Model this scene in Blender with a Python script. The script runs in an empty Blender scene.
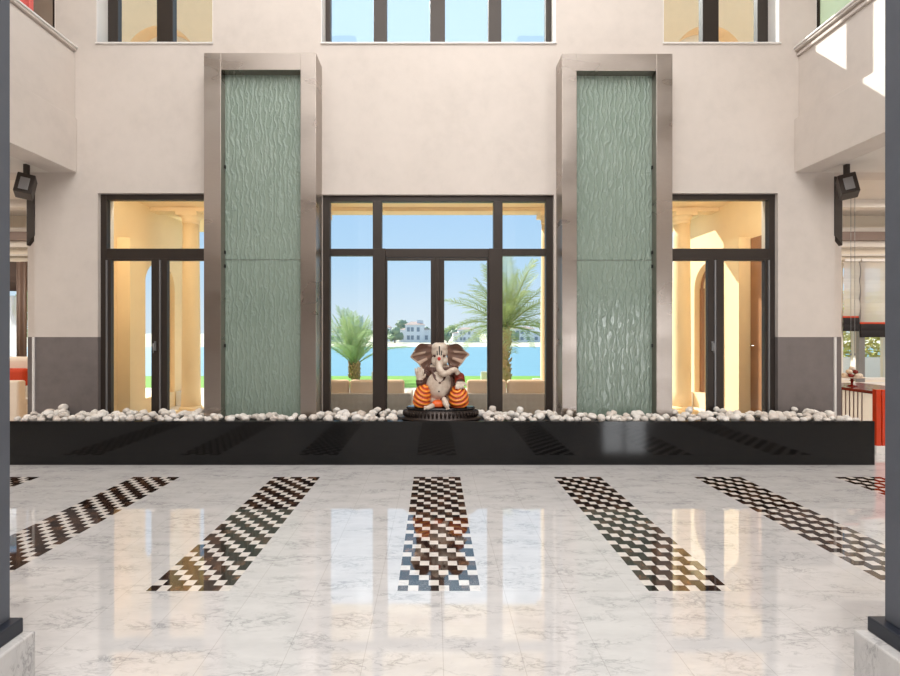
import bpy, bmesh, math, random
from mathutils import Vector, Matrix, noise
R = random.Random(7)
PI = math.pi
scene = bpy.context.scene
COL = scene.collection

# ------------------------------------------------------------------ materials
class NT:
    def __init__(s, name):
        m = bpy.data.materials.new(name); m.use_nodes = True
        s.m = m; s.t = m.node_tree; s.t.nodes.clear()
        s.out = s.t.nodes.new('ShaderNodeOutputMaterial')
    def n(s, typ, **kw):
        nd = s.t.nodes.new('ShaderNode' + typ)
        for k, v in kw.items():
            if k.startswith('i_'):
                key = k[2:].replace('_', ' ')
                nd.inputs[key].default_value = v
            else: setattr(nd, k, v)
        return nd
    def l(s, a, b): s.t.links.new(a, b)
    def math(s, op, a, b=None, c=None):
        nd = s.n('Math', operation=op)
        for i, v in enumerate((a, b, c)):
            if v is None: continue
            if hasattr(v, 'is_linked') or hasattr(v, 'links'): s.l(v, nd.inputs[i])
            else: nd.inputs[i].default_value = v
        return nd.outputs[0]
    def coords(s, scale=(1,1,1), rot=(0,0,0), kind='Object'):
        tc = s.n('TexCoord'); mp = s.n('Mapping')
        mp.inputs['Scale'].default_value = scale; mp.inputs['Rotation'].default_value = rot
        s.l(tc.outputs[kind], mp.inputs[0]); return mp.outputs[0]
    def noise(s, co, scale, detail=4, rough=.5, dist=0):
        nd = s.n('TexNoise'); s.l(co, nd.inputs['Vector'])
        nd.inputs['Scale'].default_value = scale; nd.inputs['Detail'].default_value = detail
        nd.inputs['Roughness'].default_value = rough; nd.inputs['Distortion'].default_value = dist
        return nd.outputs['Fac']
    def ramp(s, fac, stops):
        r = s.n('ValToRGB'); s.l(fac, r.inputs[0])
        el = r.color_ramp.elements
        while len(el) < len(stops): el.new(.5)
        for e, (p, c) in zip(el, stops):
            e.position = p; e.color = (c, c, c, 1) if not hasattr(c, '__len__') else (*c[:3], 1)
        return r.outputs[0]
    def mix(s, fac, a, b, mode='MIX'):
        nd = s.n('Mix', data_type='RGBA', blend_type=mode)
        for sock, v in ((nd.inputs[0], fac), (nd.inputs[6], a), (nd.inputs[7], b)):
            if hasattr(v, 'links'): s.l(v, sock)
            else: sock.default_value = v if not hasattr(v, '__len__') else (*v[:3], 1)
        return nd.outputs[2]
    def bump(s, h, strength=.3, dist=.01):
        b = s.n('Bump'); s.l(h, b.inputs['Height'])
        b.inputs['Strength'].default_value = strength; b.inputs['Distance'].default_value = dist
        return b.outputs[0]
    def bsdf(s, col, rough=.5, metal=0, normal=None, ior=None, aniso=None, **kw):
        p = s.n('BsdfPrincipled')
        for key, v in (('Base Color', col), ('Roughness', rough), ('Metallic', metal)):
            if hasattr(v, 'links'): s.l(v, p.inputs[key])
            else: p.inputs[key].default_value = v if not hasattr(v, '__len__') else (*v[:3], 1)
        if normal is not None: s.l(normal, p.inputs['Normal'])
        if ior: p.inputs['IOR'].default_value = ior
        if aniso: p.inputs['Anisotropic'].default_value = aniso
        for k, v in kw.items(): p.inputs[k.replace('_', ' ')].default_value = v
        s.l(p.outputs[0], s.out.inputs[0]); return p

def lin(r, g, b):
    f = lambda c: (c/255/12.92) if c/255 <= .04045 else ((c/255+.055)/1.055)**2.4
    return (f(r), f(g), f(b))

M = {}
def simple(name, rgb, rough=.5, metal=0, var=.06, nscale=8, bump=0, bscale=60, ior=None, **kw):
    t = NT(name); co = t.coords()
    f = t.noise(co, nscale, 4)
    c = lin(*rgb)
    dk = tuple(x*(1-var) for x in c); lt = tuple(min(1, x*(1+var)) for x in c)
    colr = t.mix(f, dk, lt)
    nrm = t.bump(t.noise(co, bscale, 3), bump, .005) if bump else None
    t.bsdf(colr, rough, metal, nrm, ior, **kw)
    M[name] = t.m; return t.m

def marble_nodes(t, base, vein, scale=1.0):
    co = t.coords((2.1*scale, 5.6*scale, 2.1*scale), (0, 0, .08))
    w = t.n('TexNoise'); t.l(co, w.inputs['Vector']); w.inputs['Scale'].default_value = 2.2; w.inputs['Detail'].default_value = 3
    vm = t.n('VectorMath', operation='MULTIPLY_ADD'); t.l(w.outputs['Color'], vm.inputs[0])
    vm.inputs[1].default_value = (.55, .55, .55); t.l(co, vm.inputs[2])
    n1 = t.noise(vm.outputs[0], 3.2, 8, .62, .4)
    a = t.math('ABSOLUTE', t.math('SUBTRACT', n1, .5))
    v1 = t.ramp(a, [(0, 1), (.018, .55), (.06, .12), (.16, 0)])
    n2 = t.noise(vm.outputs[0], 9, 6, .6, .6)
    a2 = t.math('ABSOLUTE', t.math('SUBTRACT', n2, .52))
    v2 = t.ramp(a2, [(0, .5), (.02, .2), (.07, 0)])
    gate = t.ramp(t.noise(co, 1.3, 3), [(.42, .1), (.62, 1)])
    cloud = t.ramp(t.noise(co, 1.8, 5, .6), [(.35, 0), (.75, .35)])
    v = t.math('MAXIMUM', t.math('MULTIPLY', t.math('MULTIPLY', t.math('MAXIMUM', v1, v2), gate), .62), t.math('MULTIPLY', cloud, .6))
    return t.mix(v, base, vein)

def joint_mask(t, x, y, px, ox, py, oy, w):
    def line(c, p, o):
        f = t.math('FRACT', t.math('DIVIDE', t.math('SUBTRACT', c, o), p))
        d = t.math('MULTIPLY', t.math('ABSOLUTE', t.math('SUBTRACT', f, .5)), -1)   # near -.5 on joint
        return t.math('LESS_THAN', d, -.5 + w / p)
    return t.math('MAXIMUM', line(x, px, ox), line(y, py, oy))

FL_IOR = 2.35
# marble floor
t = NT('white_marble')
c = marble_nodes(t, lin(218, 216, 216), lin(122, 122, 128))
sp = t.n('SeparateXYZ'); t.l(t.coords(), sp.inputs[0])
j = joint_mask(t, sp.outputs[0], sp.outputs[1], .366, .04, .7263, 2.744, .0016)
c = t.mix(t.math('MULTIPLY', j, .3), c, lin(120, 110, 104))
t.bsdf(c, .035, ior=FL_IOR); M['white_marble'] = t.m
t = NT('inlay_white'); c = marble_nodes(t, lin(232, 226, 220), lin(170, 165, 162), 2)
t.bsdf(c, .035, ior=FL_IOR); M['inlay_white'] = t.m
# dark emperador inlay: every small square differs
t = NT('inlay_dark'); co = t.coords()
sc = t.n('VectorMath', operation='SCALE'); t.l(co, sc.inputs[0]); sc.inputs['Scale'].default_value = 1/.0606
off = t.n('VectorMath', operation='ADD'); t.l(sc.outputs[0], off.inputs[0]); off.inputs[1].default_value = (3.37, .72, .5)
fl = t.n('VectorMath', operation='FLOOR'); t.l(off.outputs[0], fl.inputs[0])
wn = t.n('TexWhiteNoise'); t.l(fl.outputs[0], wn.inputs['Vector'])
f1 = t.noise(co, 26, 6, .65, .8)
f = t.math('ADD', t.math('MULTIPLY', wn.outputs['Value'], .35), t.math('MULTIPLY', f1, .75))
c = t.ramp(f, [(.3, lin(22, 16, 15)), (.52, lin(40, 30, 27)), (.7, lin(78, 55, 42)), (.82, lin(128, 98, 76))])
t.bsdf(c, .035, ior=FL_IOR); M['inlay_dark'] = t.m
# marble of pillar bases
t = NT('base_marble'); t.bsdf(marble_nodes(t, lin(205, 203, 202), lin(110, 108, 112), 1.5), .2); M['base_marble'] = t.m
# plaster
def plaster(name, rgb, blotch=.05, rough=.75):
    t = NT(name); co = t.coords()
    f = t.noise(co, 1.6, 7, .65); g = t.noise(co, 7, 5, .6)
    h = t.math('ADD', t.math('MULTIPLY', f, .6), t.math('MULTIPLY', g, .4))
    cc = lin(*rgb)
    c = t.ramp(h, [(.3, tuple(x*(1-blotch*1.6) for x in cc)), (.5, cc), (.7, tuple(min(1, x*(1+blotch)) for x in cc))])
    t.bsdf(c, rough, normal=t.bump(t.noise(co, 45, 5), .12, .004)); M[name] = t.m
plaster('wall_plaster', (213, 203, 195))
plaster('gallery_plaster', (213, 203, 195))
plaster('dado_stone', (118, 110, 108), .16, .5)
plaster('ceiling_white', (225, 218, 210), .02)
plaster('sand_paint', (243, 214, 170), .03)
plaster('sand_facade', (250, 212, 168), .04)
plaster('cream_paint', (236, 226, 210), .02)
simple('white_paint', (232, 228, 224), .45, var=.02)
simple('bronze_frame', (58, 50, 45), .4, .3, var=.05)
simple('black_rubber', (24, 22, 22), .6)
# pillar steel-grey stone
plaster('pillar_grey', (88, 92, 101), .08, .55)
simple('pillar_cap', (38, 42, 52), .35, var=.1)
# black granite
t = NT('black_granite'); co = t.coords()
f = t.noise(co, 180, 2); c = t.ramp(f, [(.4, lin(10, 10, 11)), (.62, lin(20, 20, 21)), (.75, lin(44, 44, 44))])
t.bsdf(c, .07, ior=1.42); M['black_granite'] = t.m
# brushed steel
t = NT('brushed_steel'); co = t.coords((2, 2, 160))
f = t.noise(co, 6, 5, .6)
c = t.mix(f, lin(158, 148, 141), lin(186, 176, 168))
rr = t.ramp(t.noise(t.coords((.5, .5, 1.3)), 2.2, 2), [(.35, .26), (.65, .38)])
t.bsdf(c, rr, 1, t.bump(f, .05, .002), aniso=.6); M['brushed_steel'] = t.m
simple('polished_steel', (190, 188, 186), .18, 1, var=.03)
# water running over green glass
t = NT('water_glass'); tc = t.coords((1, 1, 1))
sp = t.n('SeparateXYZ'); t.l(tc, sp.inputs[0])
cx = t.n('CombineXYZ'); t.l(sp.outputs[0], cx.inputs[0]); t.l(t.math('MULTIPLY', sp.outputs[2], .4), cx.inputs[1]); 
w = t.n('TexWave', wave_type='BANDS', bands_direction='X', wave_profile='SIN'); t.l(cx.outputs[0], w.inputs['Vector'])
w.inputs['Scale'].default_value = 5.4; w.inputs['Distortion'].default_value = 9; w.inputs['Detail'].default_value = 3
w.inputs['Detail Scale'].default_value = 2.6; w.inputs['Detail Roughness'].default_value = .55
n2 = t.noise(t.coords((1, 1, .5)), 24, 3, .5)
h = t.math('ADD', t.math('POWER', w.outputs['Fac'], 2.2), t.math('MULTIPLY', n2, .3))
c = t.mix(t.noise(tc, 1.1, 3), lin(118, 136, 124), lin(148, 162, 150))
c = t.mix(t.math('MULTIPLY', t.math('POWER', w.outputs['Fac'], 3), .25), c, lin(160, 178, 170))
t.bsdf(c, .12, ior=1.5, normal=t.bump(h, .6, .011)); M['water_glass'] = t.m
# window glass: see-through with Fresnel gloss
t = NT('window_glass'); tr = t.n('BsdfTransparent'); tr.inputs[0].default_value = (.93, .96, .96, 1)
gl = t.n('BsdfGlossy'); gl.inputs['Roughness'].default_value = .02
fr = t.n('LayerWeight'); fr.inputs[0].default_value = .5
fz = t.math('MULTIPLY_ADD', t.math('POWER', fr.outputs['Facing'], 5), .5, .03)
mx = t.n('MixShader'); t.l(fz, mx.inputs[0]); t.l(tr.outputs[0], mx.inputs[1]); t.l(gl.outputs[0], mx.inputs[2])
t.l(mx.outputs[0], t.out.inputs[0]); M['window_glass'] = t.m
# sheer fabric
def sheer(name, rgb, alpha):
    t = NT(name); d = t.n('BsdfDiffuse'); d.inputs[0].default_value = (*lin(*rgb), 1)
    tl = t.n('BsdfTranslucent'); tl.inputs[0].default_value = (*lin(*rgb), 1)
    m1 = t.n('MixShader'); m1.inputs[0].default_value = .5; t.l(d.outputs[0], m1.inputs[1]); t.l(tl.outputs[0], m1.inputs[2])
    tr = t.n('BsdfTransparent'); m2 = t.n('MixShader'); m2.inputs[0].default_value = alpha
    t.l(tr.outputs[0], m2.inputs[1]); t.l(m1.outputs[0], m2.inputs[2]); t.l(m2.outputs[0], t.out.inputs[0]); M[name] = t.m
sheer('sheer_linen', (236, 230, 224), .55)
sheer('green_blind', (214, 224, 204), .85)
sheer('taupe_blind', (170, 152, 138), .9)
sheer('voile_white', (240, 240, 245), .5)
# pebbles
t = NT('white_pebble'); oi = t.n('ObjectInfo'); co = t.coords()
c = t.ramp(oi.outputs['Random'], [(0, lin(214, 204, 196)), (.35, lin(232, 226, 219)), (.8, lin(246, 242, 237)), (1, lin(220, 206, 194))])
c = t.mix(t.math('MULTIPLY', t.noise(co, 14, 5), .35), c, lin(170, 160, 150))
t.bsdf(c, .5, normal=t.bump(t.noise(co, 40, 4), .25, .004)); M['white_pebble'] = t.m
# nature
simple('lawn_green', (120, 168, 60), .9, var=.35, nscale=30)
simple('terrace_stone', (226, 210, 190), .6, var=.05, nscale=3)
simple('beach_sand', (226, 214, 190), .9, var=.06, nscale=.2)
t = NT('sea_water'); co = t.coords((1, 3, 1))
c = t.mix(t.noise(co, .25, 4), lin(104, 150, 168), lin(130, 176, 190))
t.bsdf(c, .35, normal=t.bump(t.noise(co, 1.2, 5), .35, .15), ior=1.33); M['sea_water'] = t.m
def leafmat(name, rgb, rgb2):
    t = NT(name); co = t.coords(); c = t.mix(t.noise(co, 3, 3), lin(*rgb), lin(*rgb2))
    p = t.n('BsdfPrincipled'); t.l(c, p.inputs['Base Color']); p.inputs['Roughness'].default_value = .5
    tl = t.n('BsdfTranslucent'); t.l(c, tl.inputs[0]); m = t.n('MixShader'); m.inputs[0].default_value = .4
    t.l(p.outputs[0], m.inputs[1]); t.l(tl.outputs[0], m.inputs[2]); t.l(m.outputs[0], t.out.inputs[0]); M[name] = t.m
leafmat('palm_leaf', (132, 150, 84), (182, 190, 130))
leafmat('palm_leaf_silver', (140, 164, 112), (186, 202, 156))
leafmat('shore_leaf_hazed', (138, 162, 140), (164, 184, 158))  # paler copy of the tree foliage, haze put into the colour
leafmat('hedge_leaf', (196, 190, 110), (226, 216, 150))
leafmat('tree_leaf', (96, 130, 90), (130, 156, 110))
simple('palm_bark', (168, 140, 106), .9, var=.3, nscale=14, bump=.6, bscale=20)
simple('villa_white', (226, 228, 236), .8, var=.05)
simple('villa_roof', (186, 160, 150), .8)
simple('villa_window_hazed', (128, 142, 160), .3)  # lightened base colour stands in for haze over the water
simple('tower_hazed', (176, 198, 222), .8)  # distance haze mixed into the base colour
# wicker
t = NT('wicker'); co = t.coords(); w1 = t.n('TexWave', wave_type='BANDS', bands_direction='X'); w2 = t.n('TexWave', wave_type='BANDS', bands_direction='Z')
for w in (w1, w2): t.l(co, w.inputs['Vector']); w.inputs['Scale'].default_value = 16
hh = t.math('MULTIPLY', w1.outputs['Fac'], w2.outputs['Fac'])
t.bsdf(t.mix(hh, lin(166, 150, 138), lin(212, 198, 186)), .7, normal=t.bump(hh, .5, .01)); M['wicker'] = t.m
simple('cushion_tan', (222, 190, 162), .9, bump=.15, bscale=200)
simple('cream_fabric', (232, 218, 202), .9, bump=.15, bscale=150)
simple('red_fabric', (196, 66, 34), .8, bump=.15, bscale=150)
simple('salmon_fabric', (228, 110, 104), .8)
simple('black_fabric', (30, 26, 28), .8, bump=.2, bscale=80)
simple('brown_fabric', (84, 70, 64), .85)
simple('red_lacquer', (206, 62, 26), .15, var=.04)
simple('dark_red_lacquer', (120, 28, 20), .2, var=.04)
simple('wood_brown', (150, 104, 70), .45, var=.15, nscale=5)
simple('taupe_wood', (128, 108, 98), .45, var=.1)
# statue paints
t = NT('statue_skin'); co = t.coords()
t.bsdf(t.ramp(t.noise(co, 9, 5, .6), [(.3, lin(176, 152, 134)), (.5, lin(208, 192, 176)), (.7, lin(226, 214, 200))]), .38, normal=t.bump(t.noise(co, 60, 3), .1, .003)); M['statue_skin'] = t.m
simple('statue_brown', (92, 62, 52), .4, var=.2, nscale=20)
simple('statue_ear', (128, 98, 84), .42, var=.25, nscale=12)
simple('statue_ear_pale', (196, 168, 148), .42, var=.1, nscale=12)
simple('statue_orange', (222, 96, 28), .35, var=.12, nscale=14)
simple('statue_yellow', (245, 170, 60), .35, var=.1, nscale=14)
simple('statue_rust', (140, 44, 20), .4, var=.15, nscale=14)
simple('statue_red', (190, 50, 36), .35)
simple('statue_black', (26, 20, 20), .35)
simple('pedestal_bronze', (52, 42, 38), .3, .5, var=.3, nscale=30)
simple('pedestal_gloss', (30, 28, 30), .08, .2)
simple('silver_grey', (150, 150, 152), .35, .6)

# ------------------------------------------------------------------ geometry helpers
def BM(): return bmesh.new()
def box(bm, x0, x1, y0, y1, z0, z1, mi=0):
    vs = [bm.verts.new((x, y, z)) for x in (x0, x1) for y in (y0, y1) for z in (z0, z1)]
    F = []
    for idx in ((0,1,3,2), (4,6,7,5), (0,4,5,1), (2,3,7,6), (0,2,6,4), (1,5,7,3)):
        f = bm.faces.new([vs[i] for i in idx]); f.material_index = mi; F.append(f)
    return vs
def lathe(bm, prof, cx=0, cy=0, seg=32, sx=1, sy=1, cap=True, mi=0):
    rings = []
    for (r, z) in prof:
        rings.append([bm.verts.new((cx + r*sx*math.cos(2*PI*i/seg), cy + r*sy*math.sin(2*PI*i/seg), z)) for i in range(seg)])
    for a, b in zip(rings, rings[1:]):
        for i in range(seg):
            f = bm.faces.new((a[i], a[(i+1) % seg], b[(i+1) % seg], b[i])); f.smooth = True; f.material_index = mi
    if cap:
        for rg, rev in ((rings[0], True), (rings[-1], False)):
            f = bm.faces.new(list(reversed(rg)) if rev else rg); f.material_index = mi
def ellipsoid(bm, c, r, rot=None, u=24, v=16, mi=0):
    m = Matrix.Translation(c) @ (rot.to_4x4() if rot is not None else Matrix.Identity(4)) @ Matrix.Diagonal((*r, 1))
    res = bmesh.ops.create_uvsphere(bm, u_segments=u, v_segments=v, radius=1, matrix=m)
    for vv in res['verts']:
        for f in vv.link_faces: f.smooth = True; f.material_index = mi
    return res['verts']
def tube(bm, pts, rad, seg=10, mi=0, cap=True, flat=1.0):
    pts = [Vector(p) for p in pts]
    if not hasattr(rad, '__len__'): rad = [rad]*len(pts)
    rings = []; ref = None
    for i, p in enumerate(pts):
        d = (pts[min(i+1, len(pts)-1)] - pts[max(i-1, 0)]).normalized()
        if ref is None: ref = Vector((0, 0, 1)) if abs(d.z) < .9 else Vector((1, 0, 0))
        a = (ref - d*ref.dot(d)).normalized(); b = d.cross(a); ref = a
        rings.append([bm.verts.new(p + (a*math.cos(2*PI*k/seg)*flat + b*math.sin(2*PI*k/seg))*rad[i]) for k in range(seg)])
    for r0, r1 in zip(rings, rings[1:]):
        for k in range(seg):
            f = bm.faces.new((r0[k], r0[(k+1) % seg], r1[(k+1) % seg], r1[k])); f.smooth = True; f.material_index = mi
    if cap:
        bm.faces.new(list(reversed(rings[0]))).material_index = mi
        bm.faces.new(rings[-1]).material_index = mi
def spline(pts, n):
    pts = [Vector(p) for p in pts]; out = []
    P = [pts[0]*2-pts[1]] + pts + [pts[-1]*2-pts[-2]]
    for i in range(len(pts)-1):
        p0, p1, p2, p3 = P[i:i+4]
        for k in range(n):
            s = k/n
            out.append(.5*((2*p1)+(p2-p0)*s+(2*p0-5*p1+4*p2-p3)*s*s+(3*p1-p0-3*p2+p3)*s**3))
    out.append(pts[-1]); return out
def root_of(o):
    while o.parent: o = o.parent
    return o
def obj(name, bm, mats, parent=None, bevel=0, local=False, recalc=True, seg=2, smooth=False):
    """link bm (world coordinates) as ONE mesh object; parts become local to their thing's origin"""
    if recalc: bmesh.ops.recalc_face_normals(bm, faces=bm.faces[:])
    if parent is not None and not local:
        bmesh.ops.transform(bm, matrix=Matrix.Translation(-Vector(root_of(parent)['_o'])), verts=bm.verts[:])
    me = bpy.data.meshes.new(name); bm.to_mesh(me); bm.free()
    if smooth:
        for p in me.polygons: p.use_smooth = True
    if not isinstance(mats, (list, tuple)): mats = [mats]
    for m in mats: me.materials.append(M[m])
    o = bpy.data.objects.new(name, me); COL.objects.link(o)
    if parent is not None: o.parent = parent
    if bevel:
        b = o.modifiers.new('bevel', 'BEVEL'); b.width = bevel; b.segments = seg; b.limit_method = 'ANGLE'
    return o
THINGS = []
def thing(name, label, cat, loc=(0,0,0), group=None):
    o = bpy.data.objects.new(name, None); COL.objects.link(o); o.location = loc
    o.empty_display_size = .1
    o['_o'] = tuple(loc); o['label'] = label; o['category'] = cat
    if group: o['group'] = group
    THINGS.append(o); return o
def tag(o, label, cat, group=None, kind=None):
    o['label'] = label; o['category'] = cat
    if group: o['group'] = group
    if kind: o['kind'] = kind
    return o
def centre(o, origin):
    """move a single-mesh thing's origin to its own base without moving the shape"""
    o.data.transform(Matrix.Translation(-Vector(origin))); o.location = origin; return o
def struct(name, bm, mats, label=None, **kw):
    o = obj(name, bm, mats, **kw); o['kind'] = 'structure'
    if label: o['label'] = label
    return o
def sthing(name, label, loc):
    o = bpy.data.objects.new(name, None); COL.objects.link(o); o.location = loc; o['_o'] = tuple(loc)
    o['kind'] = 'structure'; o['label'] = label; THINGS.append(o); return o

def holed_wall(bm, x0, x1, z0, z1, y0, y1, holes, zcuts=(), matf=lambda cx, cz: 0):
    xs = sorted(set([x0, x1] + [h[0] for h in holes] + [h[1] for h in holes]))
    zs = sorted(set([z0, z1] + [h[2] for h in holes] + [h[3] for h in holes] + list(zcuts)))
    nx, nz = len(xs)-1, len(zs)-1
    def solid(i, k):
        if i < 0 or k < 0 or i >= nx or k >= nz: return False
        cx, cz = (xs[i]+xs[i+1])/2, (zs[k]+zs[k+1])/2
        return not any(h[0] < cx < h[1] and h[2] < cz < h[3] for h in holes)
    V = {}
    def v(i, k, s):
        if (i, k, s) not in V: V[i, k, s] = bm.verts.new((xs[i], (y0, y1)[s], zs[k]))
        return V[i, k, s]
    for i in range(nx):
        for k in range(nz):
            if not solid(i, k): continue
            mi = matf((xs[i]+xs[i+1])/2, (zs[k]+zs[k+1])/2)
            def F(*vv): bm.faces.new(vv).material_index = mi
            F(v(i,k,0), v(i+1,k,0), v(i+1,k+1,0), v(i,k+1,0)); F(v(i,k,1), v(i,k+1,1), v(i+1,k+1,1), v(i+1,k,1))
            if not solid(i-1, k): F(v(i,k,0), v(i,k+1,0), v(i,k+1,1), v(i,k,1))
            if not solid(i+1, k): F(v(i+1,k,0), v(i+1,k,1), v(i+1,k+1,1), v(i+1,k+1,0))
            if not solid(i, k-1): F(v(i,k,0), v(i,k,1), v(i+1,k,1), v(i+1,k,0))
            if not solid(i, k+1): F(v(i,k+1,0), v(i+1,k+1,0), v(i+1,k+1,1), v(i,k+1,1))

def arch_wall(bm, axis, a0, a1, z0, z1, d0, d1, arches, mi=0, seg=16):
    """wall in plane with arch openings. axis 'x': runs along x, thickness in y d0..d1; axis 'y': runs along y.
       arches: (ca, half, zbottom, zspring)"""
    def P(a, d, z): return (a, d, z) if axis == 'x' else (d, a, z)
    def prism(poly):      # poly: list of (a,z)
        lo = [bm.verts.new(P(a, d0, z)) for a, z in poly]; hi = [bm.verts.new(P(a, d1, z)) for a, z in poly]
        bm.faces.new(lo); bm.faces.new(list(reversed(hi)))
        n = len(poly)
        for i in range(n): bm.faces.new((lo[i], hi[i], hi[(i+1) % n], lo[(i+1) % n]))
    cur = a0
    for (ca, h, zb, zs) in arches:
        prism([(cur, z0), (ca-h, z0), (ca-h, z1), (cur, z1)])
        if zb > z0: prism([(ca-h, z0), (ca+h, z0), (ca+h, zb), (ca-h, zb)])
        pts = [(ca-h*math.cos(PI*i/seg), zs+h*math.sin(PI*i/seg)) for i in range(seg+1)]
        for (p, q) in zip(pts, pts[1:]):
            prism([p, q, (q[0], z1), (p[0], z1)])
        cur = ca+h
    prism([(cur, z0), (a1, z0), (a1, z1), (cur, z1)])

# ------------------------------------------------------------------ camera
cam = bpy.data.cameras.new('camera'); co_ = bpy.data.objects.new('camera', cam); COL.objects.link(co_)
co_.location = (0, 0, 1.5); co_.rotation_euler = (PI/2, 0, 0)
cam.sensor_width = 36; cam.lens = 471/900*36
cam.shift_x = (450-434.5)/900; cam.shift_y = (333.5-338)/900
cam.clip_start = .05; cam.clip_end = 6000
scene.camera = co_

# ------------------------------------------------------------------ floor with inlaid strips
CELL = .0606
strips = [-4.612 + i*1.4652 for i in range(7)]           # left edges, 8 cells wide
ys = [2.744 + i*CELL for i in range(37)]
bm = BM()
xs = [-12, 12]
for s in strips: xs += [s + i*CELL for i in range(9)]
xs = sorted(xs); yy = [-5] + ys + [8.2]
V = [[bm.verts.new((x, y, 0)) for y in yy] for x in xs]
for i in range(len(xs)-1):
    cx = (xs[i]+xs[i+1])/2
    st = next((s for s in strips if s < cx < s+8*CELL), None)
    for k in range(len(yy)-1):
        f = bm.faces.new((V[i][k], V[i+1][k], V[i+1][k+1], V[i][k+1]))
        if st is not None and 1 <= k <= 36:
            col = int((cx-st)/CELL); row = k-1
            f.material_index = 2 if (col+row) % 3 == 1 else 1
fl = struct('floor', bm, ['white_marble', 'inlay_dark', 'inlay_white'], 'polished white marble floor with strips of brown and white checker inlay')

# ------------------------------------------------------------------ front wall
D_L = (-4.29, -2.78); D_R = (2.83, 4.375); D_C = (-1.433, 1.522)
W_L = (-4.31, -2.82); W_R = (2.91, 4.40); W_C = (-1.446, 1.548)
ZT = 3.27; ZT2 = 3.288; ZS = 5.205
G_L = (-6.1, -4.83); G_R = (4.86, 6.1)
holes = [(*D_L, .3, ZT2), (*D_R, .3, ZT2), (*D_C, .3, ZT), (*W_L, ZS, 7.3), (*W_R, ZS, 7.3), (*W_C, ZS, 7.3), (*G_L, 4.9, 7.3), (*G_R, 4.9, 7.3)]
bm = BM()
holed_wall(bm, -5.1, 5.1, 0, 3.55, 6.0, 6.3, [h for h in holes if h[3] < 4], zcuts=(1.455,),
           matf=lambda cx, cz: 1 if cz < 1.455 and abs(cx) > 4.2 else 0)
holed_wall(bm, -8, 8, 3.55, 8.2, 6.0, 6.3, [h for h in holes if h[3] > 4])
box(bm, -5.2, -5.1, 6.12, 6.3, 0, 1.455, 1); box(bm, -5.2, -5.1, 6.12, 6.3, 1.455, 3.55, 0)
box(bm, 5.1, 5.2, 6.12, 6.3, 0, 1.455, 1); box(bm, 5.1, 5.2, 6.12, 6.3, 1.455, 3.55, 0)
for s_ in (-1, 1):
    a_, b_ = sorted((s_*5.2, s_*5.40)); box(bm, a_, b_, 6.25, 6.3, 0, 1.455, 1); box(bm, a_, b_, 6.25, 6.3, 1.455, 3.55, 0)
struct('wall_front', bm, ['wall_plaster', 'dado_stone'], 'tall beige plaster wall with grey stone dado and three glazed doorways')
for i, (x0, x1) in enumerate(((-5.115, -5.09), (5.085, 5.11))):
    bm = BM(); box(bm, x0, x1, 5.985, 6.0, 0, 1.455)
    struct('trim_%d' % (i+1), bm, 'white_paint', 'pale corner bead on the stone dado at the wall end')

# sills
for i, (a, b) in enumerate((W_L, W_C, W_R)):
    bm = BM(); box(bm, a-.005, b+.005, 5.98, 6.19, ZS-.022, ZS)
    struct('trim_%d' % (i+3), bm, 'white_paint', 'white stone window sill high on the front wall', bevel=.004)

def frame_rect(bm, x0, x1, z0, z1, y0, y1, wl, wr, wt, wb, mi=0):
    box(bm, x0, x0+wl, y0, y1, z0, z1, mi); box(bm, x1-wr, x1, y0, y1, z0, z1, mi)
    if wt: box(bm, x0+wl, x1-wr, y0, y1, z1-wt, z1, mi)
    if wb: box(bm, x0+wl, x1-wr, y0, y1, z0, z0+wb, mi)
def pane(name, x0, x1, z0, z1, y, parent):
    bm = BM(); box(bm, x0, x1, y-.004, y+.004, z0, z1)
    return obj(name, bm, 'window_glass', parent)
def handle(parent, x, y, z, side=1):
    bm = BM()
    box(bm, x-.012, x+.012, y-.01, y, z-.04, z+.08)
    tube(bm, [(x, y-.01, z+.05), (x, y-.045, z+.05)], .007)
    tube(bm, [(x, y-.045, z+.05), (x, y-.045, z-.07)], .007)
    return obj('handle', bm, 'silver_grey', parent, recalc=True)
def edge_line(x, z0, z1, y, parent):  # pale strip painted in for the catch light on the glass rebate
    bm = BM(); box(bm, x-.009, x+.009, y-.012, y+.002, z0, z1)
    return obj('catch_light_strip', bm, 'silver_grey', parent)

def side_door(n, x0, x1, mid, label):
    d = sthing('door_%d' % n, label, (x0, 6.05, .3))
    bm = BM(); frame_rect(bm, x0, x1, .3, ZT2, 6.05, 6.13, .075, .075, .07, 0)
    box(bm, x0+.075, x1-.075, 6.05, 6.13, 2.45, 2.592)
    obj('door_frame', bm, 'bronze_frame', d, bevel=.004)
    pane('glass_pane', x0+.075, x1-.075, 2.592, ZT2-.07, 6.09, d)
    for s, (a, b) in enumerate(((x0+.08, mid-.003), (mid+.003, x1-.08))):
        bm = BM(); frame_rect(bm, a, b, .32, 2.465, 6.04, 6.10, .06 if s == 0 else .1, .1 if s == 0 else .06, .03, .12)
        lf = obj('door_leaf', bm, 'bronze_frame', d, bevel=.004)
        pane('glass_pane', a+.06, b-.06, .4, 2.44, 6.07, lf)
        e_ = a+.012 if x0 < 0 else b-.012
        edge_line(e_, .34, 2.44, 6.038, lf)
    handle(d, mid-.05, 6.04, 1.32)
    return d
d1 = side_door(1, D_L[0], D_L[1], -3.53, 'dark bronze glazed double door left of the left water panel')
d3 = side_door(3, D_R[0], D_R[1], 3.61, 'dark bronze glazed double door right of the right water panel')
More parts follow.
